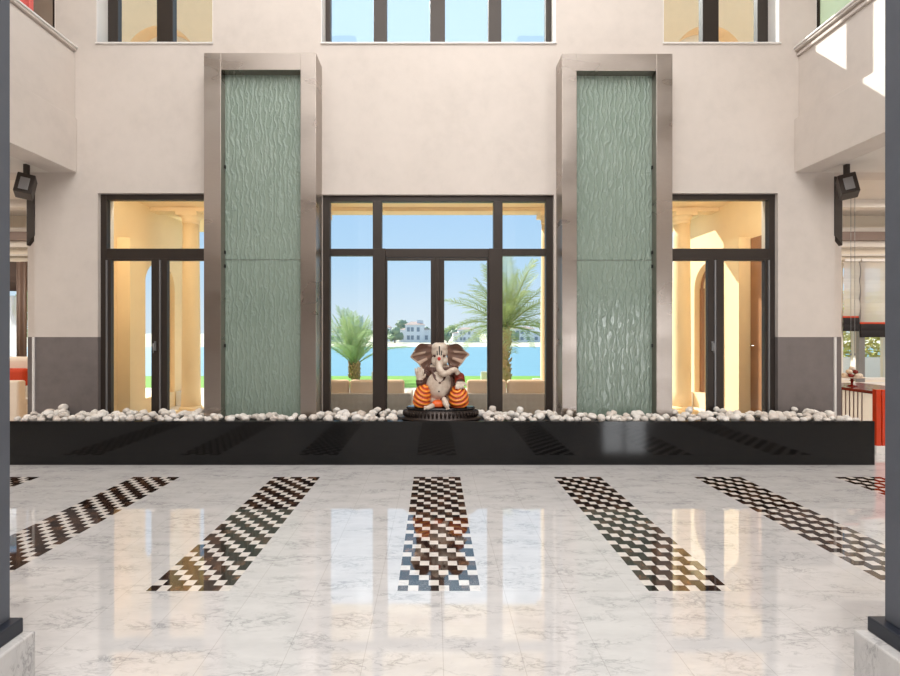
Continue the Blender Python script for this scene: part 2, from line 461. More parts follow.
# centre doors
x0, x1 = D_C
d = sthing('door_2', 'wide dark bronze glazed double door with side lights behind the statue', (x0, 6.05, .3))
kx = lambda px: (px-434.5)*6.09/471
m1, m2, m3, m4 = kx(373.3), kx(386), kx(488.5), kx(502)
bm = BM(); frame_rect(bm, x0, x1, .3, ZT, 6.05, 6.13, .09, .09, .075, 0)
box(bm, x0+.09, m1, 6.05, 6.13, 2.50, 2.59); box(bm, m4, x1-.09, 6.05, 6.13, 2.50, 2.59)
box(bm, m2, m3, 6.05, 6.13, 2.475, 2.59)
box(bm, m1, m2, 6.03, 6.14, .3, 2.59); box(bm, m3, m4, 6.03, 6.14, .3, 2.59); box(bm, m1, m1+.115, 6.03, 6.14, 2.59, ZT-.075); box(bm, m4-.115, m4, 6.03, 6.14, 2.59, ZT-.075)
obj('door_frame', bm, 'bronze_frame', d, bevel=.004)
for a, b in ((x0+.09, m1), (m1+.115, m4-.115), (m4, x1-.09)): pane('glass_pane', a, b, 2.59, ZT-.075, 6.09, d)
for a, b in ((x0+.09, m1), (m4, x1-.09)): pane('glass_pane', a, b, .3, 2.5, 6.09, d)
mid = kx(437.5)
for s, (a, b) in enumerate(((m2, mid-.002), (mid+.002, m3))):
    bm = BM(); frame_rect(bm, a, b, .32, 2.47, 6.045, 6.105, .02 if s == 0 else .085, .085 if s == 0 else .02, .03, .12)
    lf = obj('door_leaf', bm, 'bronze_frame', d, bevel=.004)
    pane('glass_pane', a+.02, b-.02, .4, 2.45, 6.075, lf)
bm = BM(); box(bm, mid-.03, mid+.03, 6.03, 6.05, .32, 2.47); obj('meeting_stile', bm, 'bronze_frame', d, bevel=.004)
# upper windows
def window(n, x0, x1, z0, z1, y, bars, label, wl=.07, wr=.07):
    y = 6.2
    w = sthing('window_%d' % n, label, (x0, y, z0))
    bm = BM(); frame_rect(bm, x0, x1, z0, z1, y, y+.08, wl, wr, .08, .0)
    for a, b in bars: box(bm, a, b, y-.01, y+.09, z0, z1-.08)
    obj('window_frame', bm, 'bronze_frame', w, bevel=.004)
    bm = BM(); box(bm, x0, x0+.012, 6.004, y-.002, z0+.001, z1); box(bm, x1-.012, x1, 6.004, y-.002, z0+.001, z1); obj('reveal_lining', bm, 'white_paint', w)
    e = [x0+wl] + [v for ab in bars for v in ab] + [x1-wr]
    for a, b in zip(e[::2], e[1::2]): pane('glass_pane', a, b, z0, z1-.08, y+.04, w)
ku = lambda px: (px-434.5)*6.23/471
window(1, W_L[0], W_L[1], ZS, 7.3, 6.13, [(ku(158.5), ku(174.5))], 'high window over the left doors showing a sand coloured arch', wl=ku(119.5)-W_L[0], wr=.02)
window(2, W_C[0], W_C[1], ZS, 7.3, 6.13, [(ku(374), ku(387)), (ku(430), ku(445)), (ku(488), ku(501))], 'wide high window over the centre doors showing blue sky', wl=ku(331)-W_C[0], wr=W_C[1]-ku(545))
window(3, W_R[0], W_R[1], ZS, 7.3, 6.13, [(ku(701), ku(717))], 'high window over the right doors showing a sand coloured arch', wl=.02, wr=W_R[1]-ku(756))
window(4, G_L[0], G_L[1], 4.9, 7.3, 6.13, [(-5.02, -4.97)], 'narrow dark framed window on the left upper gallery', wr=.05)
window(5, G_R[0], G_R[1], 4.9, 7.3, 6.13, [(5.02, 5.07)], 'narrow dark framed window on the right upper gallery', wl=.05)

# ------------------------------------------------------------------ hall shell
LX, RX = -4.555, 4.585
for nm, s, xin, lab in (('wall_left', -1, LX, 'left gallery parapet with moulded cornice above the side opening'), ('wall_right', 1, RX, 'right gallery parapet with moulded cornice above the side opening')):
    bm = BM()
    def bx(a, b, y0, y1, z0, z1):
        box(bm, min(s*a, s*b)+0, max(s*a, s*b), y0, y1, z0, z1)
    X = abs(xin)
    bx(X, X+.35, -5, 6.0, 3.55, 4.23)            # slab band
    bx(X+(.055 if s > 0 else .02), X+.3, -5, 6.0, 4.23, 5.03)       # parapet
    bx(X+.025, X+.33, -5, 6.0, 5.03, 5.065)     # cornice steps
    bx(X+.045, X+.31, -5, 6.0, 5.065, 5.095)
    bx(X+.0, X+.36, -5, 6.0, 5.095, 5.125)
    struct(nm, bm, 'gallery_plaster', lab, bevel=.006)
    bm = BM(); bx(X-.015, X+.37, -5, 6.0, 5.125, 5.15)
    struct('trim_%d' % (6 if s < 0 else 7), bm, 'white_paint', 'white top rail of the gallery parapet', bevel=.006)
# gallery soffit / ceilings
bm = BM()
box(bm, LX-.35-7.5, LX-.35, -5, 6.3, 3.551, 3.75); box(bm, RX+.35, RX+.35+7.5, -5, 6.3, 3.551, 3.75)
box(bm, -12, -5.46, 6.3, 8.2, 3.551, 3.75); box(bm, 5.46, 12, 6.3, 8.2, 3.551, 3.75)
struct('ceiling_gallery', bm, 'ceiling_white', 'white soffit under the side galleries')
bm = BM(); box(bm, -12, 12, -5, 6.3, 8.2, 8.4); struct('ceiling', bm, 'ceiling_white', 'hall ceiling')
bm = BM(); holed_wall(bm, -12, 12, 0, 8.4, -5.3, -5, [(5.6, 7.2, 0.02, 2.6)]); struct('wall_back', bm, 'wall_plaster', 'back wall of the hall')
for nm, x in (('wall_outer_left', -12.2), ('wall_outer_right', 12)):
    bm = BM(); box(bm, x, x+.2, -5, 8.4, 0, 8.4); struct(nm, bm, 'cream_paint', 'outer wall of the side room')
# cornice bands below soffit in the side rooms
for i, s in enumerate((-1, 1)):
    bm = BM()
    for (y0, y1, z0, z1, mi) in ((7.2, 7.35, 3.43, 3.55, 0), (8.0, 8.2, 3.22, 3.3, 0), (7.95, 8.2, 3.08, 3.22, 1), (8.05, 8.2, 2.98, 3.08, 0), (8.12, 8.2, 2.84, 2.87, 0)):
        box(bm, min(s*5.5, s*12), max(s*5.5, s*12), y0, y1, z0, z1, mi)
    struct('trim_%d' % (8+i), bm, ['ceiling_white', 'taupe_wood'], 'taupe and white cornice mouldings across the side room')
# side rooms' rear walls with windows
bm = BM(); holed_wall(bm, 5.45, 12, 0, 3.6, 8.2, 8.4, [(7.1, 7.42, .68, 2.7), (7.46, 7.95, .68, 2.7), (8.4, 9.6, .68, 2.7)])
struct('wall_side_room_right', bm, 'cream_paint', 'cream rear wall of the right side room')
bm = BM(); holed_wall(bm, -12, -5.45, 0, 3.6, 8.2, 8.4, [(-8.2, -7.0, .7, 2.7)])
struct('wall_side_room_left', bm, 'cream_paint', 'cream rear wall of the left side room')
def wwin(n, x0, x1, z0, z1, lab):
    w = sthing('window_%d' % n, lab, (x0, 8.25, z0))
    bm = BM(); frame_rect(bm, x0, x1, z0, z1, 8.24, 8.3, .05, .05, .05, .05)
    obj('window_frame', bm, 'white_paint', w, bevel=.004); pane('glass_pane', x0+.05, x1-.05, z0+.05, z1-.05, 8.27, w)
wwin(6, 7.1, 7.42, .68, 2.7, 'narrow white framed window in the right side room beside the wall end')
wwin(7, 7.46, 7.95, .68, 2.7, 'white framed window in the right side room nearest the right pillar')
wwin(8, -8.2, -7.0, .7, 2.7, 'white framed window in the left side room behind sheer curtains')

# ------------------------------------------------------------------ near pillars
def pillar(s, xb, xc, xs_, yb, yc, ysf, lab):
    p = thing('pillar', lab, 'pillar', (s*(xs_+.3), ysf-.3, 0))
    def bxs(a, w, y, z0, z1, name, mat, bv):
        bm = BM(); box(bm, min(s*a, s*(a+w)), max(s*a, s*(a+w)), y-w, y, z0, z1); return obj(name, bm, mat, p, bevel=bv)
    bxs(xb, .90, yb, 0, .25, 'marble_base', 'base_marble', .008)
    bxs(xc, .80, yc, .25, .312, 'cap_block', 'pillar_cap', .006)
    bxs(xs_, .66, ysf, .312, 8.2, 'shaft', 'pillar_grey', .004)
pillar(-1, 1.68, 1.722, 1.765, 1.986, 1.975, 1.96, 'dark grey pillar on marble base at left edge of the hall')
pillar(1, 1.772, 1.822, 1.868, 1.994, 1.985, 1.955, 'dark grey pillar on marble base at right edge of the hall')

# ------------------------------------------------------------------ planter trough
bm = BM()
box(bm, -4.94, 5.02, 5.37, 5.40, 0, .5); box(bm, -4.94, 5.02, 5.40, 5.999, 0, .465, 1)
o = obj('planter', bm, ['black_granite', 'black_rubber'], bevel=.003)
tag(centre(o, (.04, 5.68, 0)), 'long low polished black granite planter holding white pebbles', 'planter')

# ------------------------------------------------------------------ water walls
def water_wall(x0, x1, wl, wr, yf, lab):
    w = thing('water_wall', lab, 'water feature', ((x0+x1)/2, yf+.1, .465))
    zt, zb = 4.895, .466
    bm = BM(); box(bm, x0, x0+wl, yf, 5.998, zb, zt); obj('frame_leg', bm, 'brushed_steel', w, bevel=.003)
    bm = BM(); box(bm, x1-wr, x1, yf, 5.998, zb, zt); obj('frame_leg', bm, 'brushed_steel', w, bevel=.003)
    bm = BM(); box(bm, x0+wl+.001, x1-wr-.001, yf+.002, 5.998, zt-.205, zt); obj('header', bm, 'brushed_steel', w, bevel=.003)
    for z0, z1 in ((zb, 2.405), (2.412, zt-.206)):
        bm = BM(); box(bm, x0+wl+.002, x1-wr-.002, yf+.115, yf+.14, z0, z1); obj('water_panel', bm, 'water_glass', w)
    bm = BM()
    for (bx_) in (x0+wl, x1-wr-.012): 
        for z in (1.35, 2.33, 2.5, 3.55): box(bm, bx_, bx_+.012, yf+.09, yf+.115, z-.02, z+.02)
    obj('bracket', bm, 'black_rubber', w)
water_wall(-2.79, -1.434, .206, .187, 5.697, 'steel framed green water panel between left doors and centre doors')
water_wall(1.548, 2.888, .178, .194, 5.715, 'steel framed green water panel with glints, between centre doors and right doors')

# ------------------------------------------------------------------ pebbles
PEB = []
for k in range(8):
    bm = BM(); bmesh.ops.create_icosphere(bm, subdivisions=3, radius=1)
    sx, sy, sz = R.uniform(.85, 1.25), R.uniform(.8, 1.05), R.uniform(.6, .85)
    for v in bm.verts:
        nn = noise.noise(v.co*1.1 + Vector((k*9.1, 0, 0)))*.28 + noise.noise(v.co*2.3 + Vector((0, k*5, 0)))*.09
        v.co = v.co*(1+nn); v.co.x *= sx; v.co.y *= sy; v.co.z *= sz
    for f in bm.faces: f.smooth = True
    me = bpy.data.meshes.new('pebble'); bm.to_mesh(me); bm.free(); me.materials.append(M['white_pebble'])
    zmin = min(v.co.z for v in me.vertices); PEB.append((me, zmin))
placed = []
def blocked(x, y, r):
    if ((x-.075)/(.48+r))**2 + ((y-5.64)/(.23+r))**2 < 1: return True
    for a, b in ((-2.79, -1.434), (1.548, 2.888)):
        if a-r < x < b+r and y > 5.70-r*.9:
            if y > 5.81-r*.9 or not (a+.2+r < x < b-.2-r): return True
    return y < 5.405+r or y > 5.995-r*.7 or x < -4.92+r or x > 5.0-r
cand = []
for row in range(9):
    y = 5.44 + row*.062; x = -4.9 + (row % 2)*.05
    while x < 5.0:
        cand.append((x + R.uniform(-.02, .02), y + R.uniform(-.012, .012), R.uniform(.036, .058))); x += .088
layer1 = []
cand.sort(key=lambda c: c[1]+R.uniform(-.02, .02))
for x, y, r in cand:
    if blocked(x, y, r): continue
    if any((x-a)**2 + (y-b)**2 < (r+c)**2*.8 for a, b, c in layer1): continue
    layer1.append((x, y, r))
top = []
for (x, y, r) in layer1:
    if R.random() < .16 and y > 5.50:
        q = R.uniform(.035, .058); xx, yy_ = x+r*.9, y+.02
        if not blocked(xx, yy_, q) and all((xx-a)**2+(yy_-b)**2 > (q+c)**2*.9 for a, b, c in top): top.append((xx, yy_, q))
front = sorted(layer1, key=lambda p: p[1])
nI = 300 - len(top)
indiv = [(x, y, r, .466) for x, y, r in front[:nI]] + [(x, y, r, .466 + .04) for x, y, r in top]
rest = front[nI:]
for (x, y, r, z) in indiv:
    me, zm = R.choice(PEB)
    o = bpy.data.objects.new('pebble', me); COL.objects.link(o)
    o.scale = (r, r, r*R.uniform(.95, 1.1)); o.rotation_euler = (R.uniform(-.15, .15), R.uniform(-.15, .15), R.uniform(0, 6.28))
    o.location = (x, y, z - zm*r*1.02)
    tag(o, 'smooth white pebble in the long row on the black granite planter', 'pebble', 'white pebbles along the planter')
bm = BM()
for (x, y, r) in rest:
    me, zm = R.choice(PEB)
    tmp = BM(); tmp.from_mesh(me); n0 = len(bm.verts)
    tmp.transform(Matrix.Translation((x, y, .466-zm*r)) @ Matrix.Rotation(R.uniform(0, 6), 4, 'Z') @ Matrix.Scale(r, 4))
    m2_ = bpy.data.meshes.new('tmp'); tmp.to_mesh(m2_); tmp.free(); bm.from_mesh(m2_); bpy.data.meshes.remove(m2_)
for f in bm.faces: f.smooth = True
o = obj('pebble_bed', bm, 'white_pebble', recalc=False)
tag(o, 'white pebbles lying at the back of the black planter against the doors', 'pebbles', kind='stuff')

# ------------------------------------------------------------------ pedestal + statue
PX, PY, PZ = .075, 5.64, .466
# the statue sits on the top plate of the pedestal
ped = thing('pedestal', 'dark bronze oval pedestal with beaded rim under the elephant statue', 'pedestal', (PX, PY, PZ))
def ring(bm, prof, seg=96): lathe(bm, [(r, z+PZ) for r, z in prof], PX, PY, seg, 1, .49)
bm = BM(); ring(bm, [(.44, 0), (.47, .005), (.475, .03), (.455, .045), (.435, .05), (.40, .13), (.395, .135)]); obj('oval_base', bm, 'pedestal_bronze', ped)
bm = BM(); ring(bm, [(.38, .13), (.405, .135), (.412, .15), (.40, .163), (.385, .168), (.05, .17)]); obj('top_plate', bm, 'pedestal_gloss', ped)
bm = BM()
for i in range(56):
    a = 2*PI*i/56
    c = Vector((PX+.437*math.cos(a), PY+.437*.49*math.sin(a), PZ+.088))
    ellipsoid(bm, c, (.02, .016, .036), Matrix.Rotation(math.atan2(math.sin(a)/.49*1, math.cos(a)), 3, 'Z'), 8, 6)
obj('beaded_rim', bm, 'pedestal_bronze', ped)

SB = PZ + .171          # statue seat level
S = .0119; CX = 440.7
def P(px, y, dy=0):    # shape drawn at its own depth: local x across, dy towards the viewer is negative
    return Vector((PX + (px-CX)*S, PY + dy, 1.5-(y-333.5)*S))
st = thing('elephant_statue', 'painted seated elephant headed statue in orange trousers on the dark oval pedestal', 'statue', (PX, PY, SB))
def remesh(o, vox, it=6):
    m = o.modifiers.new('r', 'REMESH'); m.mode = 'VOXEL'; m.voxel_size = vox; m.use_smooth_shade = True
    s = o.modifiers.new('s', 'SMOOTH'); s.iterations = it; s.factor = .5
    dg = bpy.context.evaluated_depsgraph_get(); ev = o.evaluated_get(dg)
    me = bpy.data.meshes.new_from_object(ev); o.modifiers.clear()
    mats = [m_ for m_ in o.data.materials]
    o.data = me; me.materials.clear()
    for m_ in mats: me.materials.append(m_)
    for p in me.polygons: p.use_smooth = True
bm = BM()
BEL = (P(439.3, 385.4, -.03), (.168, .15, .178))
ellipsoid(bm, *BEL)                                               # belly
ellipsoid(bm, P(439.5, 371.5, .01), (.165, .10, .10))             # chest
ellipsoid(bm, P(439.5, 385, .03), (.205, .11, .17))               # back and flanks
ellipsoid(bm, P(439.5, 400, .02), (.22, .13, .075))               # hips
ellipsoid(bm, P(439.5, 351.5, -.01), (.098, .10, .108))           # head
ellipsoid(bm, P(436.6, 347.5, -.03), (.062, .075, .06)); ellipsoid(bm, P(442.4, 347.5, -.03), (.062, .075, .06))
ellipsoid(bm, P(439.5, 360, -.04), (.085, .075, .085))
ellipsoid(bm, P(433.8, 360.5, -.06), (.032, .04, .052)); ellipsoid(bm, P(445.2, 360.5, -.06), (.032, .04, .052))
tp = spline([P(439.4, 354, -.085), P(439.0, 361, -.13), P(439.2, 367.5, -.165), P(442, 371.8, -.185), P(446.5, 372.3, -.19), P(451, 369.6, -.18), P(455, 369.2, -.165), P(457.6, 373.2, -.15)], 5)
n_ = len(tp); tube(bm, tp, [.048 - .019*(i/(n_-1))**.8 for i in range(n_)], 14)
tube(bm, spline([P(430.5, 369.5, .02), P(424.5, 376.5, .01), P(420.5, 384, -.05), P(420.0, 381, -.1), P(419.8, 377.5, -.11)], 4), [.062, .062, .06, .058, .056, .054, .052, .05, .05, .048, .046, .045, .044, .042, .04, .038, .036], 12)
ellipsoid(bm, P(419.6, 375, -.115), (.046, .024, .05))
for px, tx, ty, r in ((416.4, 415.4, 367.3, .013), (418.7, 418.2, 366.2, .0135), (421.0, 420.9, 366.6, .0135), (422.9, 423.4, 368.4, .0125)):
    tube(bm, spline([P(px, 373.8, -.115), P((px+tx)/2, (373.6+ty)/2, -.122), P(tx, ty, -.112)], 3), [r, r*1.02, r, r, r*.95, r*.9, r*.75], 8)
tube(bm, spline([P(422.4, 377.5, -.12), P(424.9, 375.6, -.135), P(425.2, 372.8, -.14)], 3), [.016, .015, .015, .014, .013, .012, .01], 8)
tube(bm, spline([P(448.5, 369, .02), P(454, 372.5, .0), P(458.6, 376.5, -.07), P(459.3, 381, -.13)], 4), [.062, .064, .064, .062, .06, .058, .056, .054, .052, .05, .048, .046, .042], 12)
ellipsoid(bm, P(459.2, 382.6, -.145), (.05, .026, .03))
for i, (px, tx, ty) in enumerate(((456.0, 455.2, 387.6), (458.1, 457.7, 388.4), (460.2, 460.4, 388.3), (462.2, 462.8, 387.4))):
    tube(bm, spline([P(px, 383, -.155), P((px+tx)/2, 385.4, -.178), P(tx, ty, -.17)], 3), [.0125, .0125, .0125, .012, .0115, .011, .009], 8)
tube(bm, spline([P(462.6, 381.5, -.14), P(464.8, 383, -.16), P(465.2, 385.4, -.165)], 3), [.014, .014, .013, .012, .012, .011, .009], 8)
tube(bm, spline([P(436.4, 402.5, -.10), P(431, 404.6, -.17), P(425.8, 406.2, -.19)], 3), [.034, .036, .038, .038, .036, .03, .022], 12, flat=.75)
tube(bm, spline([P(443.2, 396.8, -.14), P(445, 401, -.18), P(447.4, 405.4, -.2)], 3), [.026, .03, .034, .036, .034, .03, .022], 12)
for i in range(4):
    ellipsoid(bm, P(424.6+.1*i, 407-.9*i, -.2+.005*i), (.012, .012, .01), u=8, v=6)
    ellipsoid(bm, P(446+.9*i, 407.0-.2*i, -.205), (.011, .012, .011), u=8, v=6)
body = obj('body', bm, ['statue_skin', 'statue_brown'], st)
bpy.context.view_layer.update(); remesh(body, .0062, 4)
def painted_dark(c):
    px = CX + (c.x-PX)/S; y = 333.5 + (1.5-c.z)/S
    b, r = BEL
    if c.y < b.y+.02 and ((c.x-b.x)/(r[0]*.93))**2 + ((c.z-b.z)/(r[2]*.97))**2 < 1: return False
    if y < 367 and 430 < px < 449: return False                        # head
    if c.y < PY-.098 and y < 375.5: return False                       # trunk, raised palm
    if px < 426 and y < 379 and c.y < PY-.07: return False
    if y > 380.5 and 453 < px < 467 and c.y < PY-.1: return False      # hanging hand
    if y > 396: return False                                           # feet
    return True
for p in body.data.polygons:
    p.material_index = 1 if painted_dark(p.center + Vector((PX, PY, SB))) else 0
# ears : fan surface with radiating folds and real thickness
def ear(side):
    bm = BM(); base = [(433.6, 344.6), (432.6, 350), (431.8, 357), (430.5, 365)] if side < 0 else [(445.6, 344.6), (446.6, 350), (447.2, 357), (448.2, 364.5)]
    rim_l = [(426, 343.9), (420.5, 343.6), (416.2, 347), (413.2, 352), (410.2, 357), (413.8, 360.5), (418, 364), (421.6, 369), (424.4, 373.6), (427.6, 372.6)]
    rim_r = [(451.5, 345), (456, 343.6), (460.6, 345.6), (464.2, 350), (469.4, 354.4), (466.2, 358), (463, 362.5), (459.4, 366.6), (455, 368), (450.5, 367.6)]
    rim = spline([Vector((a, b, 0)) for a, b in (rim_l if side < 0 else rim_r)], 8)
    bs = spline([Vector((a, b, 0)) for a, b in base], 24)
    nr = len(rim); bs = [bs[int(i*(len(bs)-1)/(nr-1))] for i in range(nr)]
    nu = 12; g = []; b2 = []
    for i in range(nr):
        row, rowb = [], []
        for k in range(nu+1):
            s = k/nu; q = bs[i].lerp(rim[i], s)
            ridge = math.sin(i/nr*PI*8+1)*.011*math.sin(s*PI*.9)
            curl = -.05*s*s*(1 if i < nr*.35 else .35) + .045*math.sin(s*PI)
            p = P(q.x, q.y, curl + ridge + .005)
            row.append(bm.verts.new(p)); rowb.append(bm.verts.new(p + Vector((0, .024, 0))))
        g.append(row); b2.append(rowb)
    for i in range(nr-1):
        for k in range(nu):
            f = bm.faces.new((g[i][k], g[i][k+1], g[i+1][k+1], g[i+1][k])); f.smooth = True
            f.material_index = 1 if (math.sin((i+.5)/nr*PI*8+1) < -.55 and .3 < k/nu and i > nr*.35) or (k == nu-1 and i > nr*.3) else 0
            f = bm.faces.new((b2[i][k], b2[i+1][k], b2[i+1][k+1], b2[i][k+1])); f.smooth = True
        bm.faces.new((g[i][nu], b2[i][nu], b2[i+1][nu], g[i+1][nu])).smooth = True
        bm.faces.new((g[i][0], g[i+1][0], b2[i+1][0], b2[i][0])).smooth = True
    for i in (0, nr-1):
        for k in range(nu): bm.faces.new((g[i][k], b2[i][k], b2[i][k+1], g[i][k+1]))
    obj('ear', bm, ['statue_ear', 'statue_ear_pale'], st)
ear(-1); ear(1)
# trousers: bulging legs with swagged folds
def leg(cx, cy, rx, rz, foc, lean, flare):
    bm = BM(); c = P(cx, cy, -.06); vs = ellipsoid(bm, Vector((0, 0, 0)), (1, 1, 1), None, 128, 96)
    fo = P(foc[0], foc[1], -.2); K = 2*PI/.05; pw = .78
    sg = lambda a, p: math.copysign(abs(a)**p, a)
    rot = Matrix.Rotation(lean, 3, 'Y')
    for v in vs:
        q = v.co; q = Vector((sg(q.x, pw)*rx*(1 - flare*q.z), sg(q.y, .9)*.145, sg(q.z, pw)*rz))
        v.co = c + rot @ q
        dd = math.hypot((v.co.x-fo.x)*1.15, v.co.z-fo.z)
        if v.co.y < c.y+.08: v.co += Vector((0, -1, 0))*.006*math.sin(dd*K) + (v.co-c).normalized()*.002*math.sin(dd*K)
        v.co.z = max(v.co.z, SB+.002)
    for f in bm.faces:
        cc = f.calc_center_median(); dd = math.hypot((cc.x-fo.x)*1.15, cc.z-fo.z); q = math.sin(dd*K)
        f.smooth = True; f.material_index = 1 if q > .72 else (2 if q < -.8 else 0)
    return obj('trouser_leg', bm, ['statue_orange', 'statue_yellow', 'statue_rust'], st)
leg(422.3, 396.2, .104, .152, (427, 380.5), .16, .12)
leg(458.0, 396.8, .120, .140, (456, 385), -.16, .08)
bm = BM(); vs = ellipsoid(bm, P(437.8, 403.2, -.12), (.075, .07, .055), None, 40, 28)
for v in vs: v.co += Vector((0, -.006*math.sin((v.co.x-PX)*260), 0)); v.co.z = max(v.co.z, SB+.002)
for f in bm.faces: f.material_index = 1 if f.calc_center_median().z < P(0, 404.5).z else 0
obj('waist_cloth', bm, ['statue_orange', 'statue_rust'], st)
# bracelets, armlets, necklace, sash, marks
def bangle(a, b, r, mat, name, n=3):
    bm = BM(); a, b = Vector(a), Vector(b)
    for i in range(n):
        p = a.lerp(b, i/(max(1, n-1))); d = (b-a).normalized()
        u = d.orthogonal().normalized(); w = d.cross(u)
        tube(bm, [p + (u*math.cos(2*PI*k/24) + w*math.sin(2*PI*k/24))*r for k in range(25)], .0115, 8, cap=False)
    return obj(name, bm, mat, st)
bangle(P(459, 376.2, -.066), P(459.4, 380.4, -.125), .05, 'statue_rust', 'bracelet', 4)
bangle(P(420.5, 382.5, -.085), P(420.4, 380.2, -.105), .042, 'statue_brown', 'bracelet', 2)
bangle(P(427, 373.2, -.005), P(426, 374.6, -.01), .068, 'statue_brown', 'armlet', 2)
bangle(P(453.4, 371.3, -.005), P(454.6, 372, -.01), .068, 'statue_brown', 'armlet', 2)
bm = BM()
for k in range(3):
    tube(bm, spline([P(430.5+k*.6, 369-k*.4, -.075), P(434.2+k*.3, 374.6+k*1.5, -.118-k*.012), P(439.5, 377.6+k*1.7, -.132-k*.014), P(444.8-k*.3, 374.6+k*1.5, -.118-k*.012), P(448.5-k*.6, 369-k*.4, -.075)], 6), .011, 8)
ellipsoid(bm, P(439.5, 382, -.166), (.02, .012, .018))
obj('necklace', bm, 'statue_brown', st)
bm = BM(); tube(bm, spline([P(449.5, 373.5, -.115), P(451.6, 380, -.145), P(450, 388, -.155), P(445.2, 395, -.14), P(440.5, 398.6, -.13)], 6), .011, 8)
obj('sash', bm, 'statue_brown', st)
bm = BM(); ellipsoid(bm, P(438.8, 389.8, -.166), (.014, .008, .014), u=12, v=8); obj('navel', bm, 'statue_black', st)
for px in (434.4, 443.8):
    bm = BM(); ellipsoid(bm, P(px, 355.6, -.104), (.02, .02, .014), Matrix.Rotation(.35 if px < 439 else -.35, 3, 'Y'), 14, 10)
    ey = obj('eye', bm, 'statue_skin', st); ey['label'] = 'dark rimmed eye'
    ey.data.materials[0] = M['statue_brown']
    bm = BM(); ellipsoid(bm, P(px, 355.6, -.124), (.006, .005, .006), u=10, v=8); obj('pupil', bm, 'statue_black', ey)
bm = BM(); ellipsoid(bm, P(438.9, 358.2, -.166), (.02, .014, .022), u=16, v=10); o = obj('forehead_dot', bm, 'statue_red', st)
bm = BM()
for (pa, pb) in (((436.9, 350.6), (437.3, 354.8)), ((439.2, 346), (439.2, 354.9)), ((441.5, 350.6), (441.1, 354.8)), ((437.3, 354.8), (441.1, 354.8))):
    tube(bm, spline([P(*pa, -.112), P((pa[0]+pb[0])/2, (pa[1]+pb[1])/2, -.126), P(*pb, -.136)], 3), .0068, 6)
obj('forehead_mark', bm, 'statue_black', st)

# ------------------------------------------------------------------ fixtures at the opening corners
def fixture(s, xw, lab):
    X = s*xw; f = thing('spotlight', lab, 'lamp', (X, 5.7, 3.1))
    T = Matrix.Translation((X, 5.7, 3.28)) @ Matrix.Rotation(-s*.16, 4, 'Y') @ Matrix.Rotation(-s*.55, 4, 'Z') @ Matrix.Rotation(-.35, 4, 'X')
    bm = BM(); box(bm, -.085, .085, -.09, .09, -.13, .13); bm.transform(T); obj('housing', bm, 'bronze_frame', f, bevel=.01)
    bm = BM(); box(bm, -.045, .045, -.098, -.088, -.09, .07); bm.transform(T); obj('lens', bm, 'silver_grey', f, bevel=.004)
    bm = BM(); box(bm, X-.02, X+.02, 5.69, 5.74, 3.3, 3.55); obj('bracket', bm, 'bronze_frame', f)
fixture(-1, 4.95, 'dark square spotlight under the soffit at the left opening')
fixture(1, 5.0, 'dark square spotlight under the soffit at the right opening')
for s in (-1, 1):
    bm = BM(); x = s*5.14
    vs = [bm.verts.new(p) for p in ((x-.05, 5.99, 3.5), (x+.05, 5.99, 3.5), (x+.05, 5.99, 2.75 if s < 0 else 2.62), (x-.05, 5.99, 2.62 if s < 0 else 2.75),
                                    (x-.05, 6.05, 3.5), (x+.05, 6.05, 3.5), (x+.05, 6.05, 2.75 if s < 0 else 2.62), (x-.05, 6.05, 2.62 if s < 0 else 2.75))]
    for idx in ((0,1,2,3), (7,6,5,4), (0,4,5,1), (1,5,6,2), (2,6,7,3), (3,7,4,0)): bm.faces.new([vs[i] for i in idx])
    o = obj('blind_housing', bm, 'bronze_frame', bevel=.004)
    BC = o
    tag(centre(o, (x, 6.02, 2.62)), 'dark brown blind casing with slanted lower end at the %s opening' % ('left' if s < 0 else 'right'), 'blind casing')
for x in (5.26, 5.31):
    bm = BM(); tube(bm, [(x, 5.95, 3.54), (x, 5.95, 1.25)], .003, 6); ellipsoid(bm, (x, 5.95, 1.24), (.008, .008, .02), u=8, v=6)
    bm.transform(Matrix.Translation((-5.14, -6.02, -2.62))); o = obj('blind_cord', bm, 'silver_grey', BC, local=True)

# ------------------------------------------------------------------ right side room
def blind(x0, x1, ztop, zred, lab):
    b = thing('roman_blind', lab, 'blind', ((x0+x1)/2, 8.1, zred-.26))
    bm = BM(); n = 24
    def sheet(z0, z1, y, folds, amp, th=.006):
        g = []
        m = 16
        for i in range(m+1):
            z = z0+(z1-z0)*i/m
            yy_ = y - amp*abs(math.sin(i/m*PI*folds))
            g.append([bm.verts.new((x, yy_+d, z)) for x, d in ((x0, 0), (x1, 0), (x1, th), (x0, th))])
        for a, c in zip(g, g[1:]):
            for k in range(4): bm.faces.new((a[k], a[(k+1) % 4], c[(k+1) % 4], c[k]))
        bm.faces.new(g[0]); bm.faces.new(g[-1])
    sheet(zred+.03, ztop, 8.12, 3, .03); obj('sheer_fabric', bm, 'sheer_linen', b)
    bm = BM(); sheet(zred, zred+.03, 8.115, 0, 0, .012); obj('red_border', bm, 'red_fabric', b)
    bm = BM(); sheet(zred-.23, zred, 8.11, 2, .01, .012); obj('black_band', bm, 'black_fabric', b)
    bm = BM(); box(bm, x0, x1, 8.08, 8.14, ztop, ztop+.04); obj('head_rail', bm, 'white_paint', b)
blind(7.04, 7.31, 2.74, 1.77, 'sheer roman blind with red edge and black band, beside the wall end')
blind(7.335, 8.0, 2.74, 1.665, 'sheer roman blind with red edge and black band, nearest the right pillar')
bm = BM(); box(bm, 7.33, 7.43, 8.13, 8.19, .6, 2.75); struct('trim_10', bm, 'silver_grey', 'grey post between the side room windows')
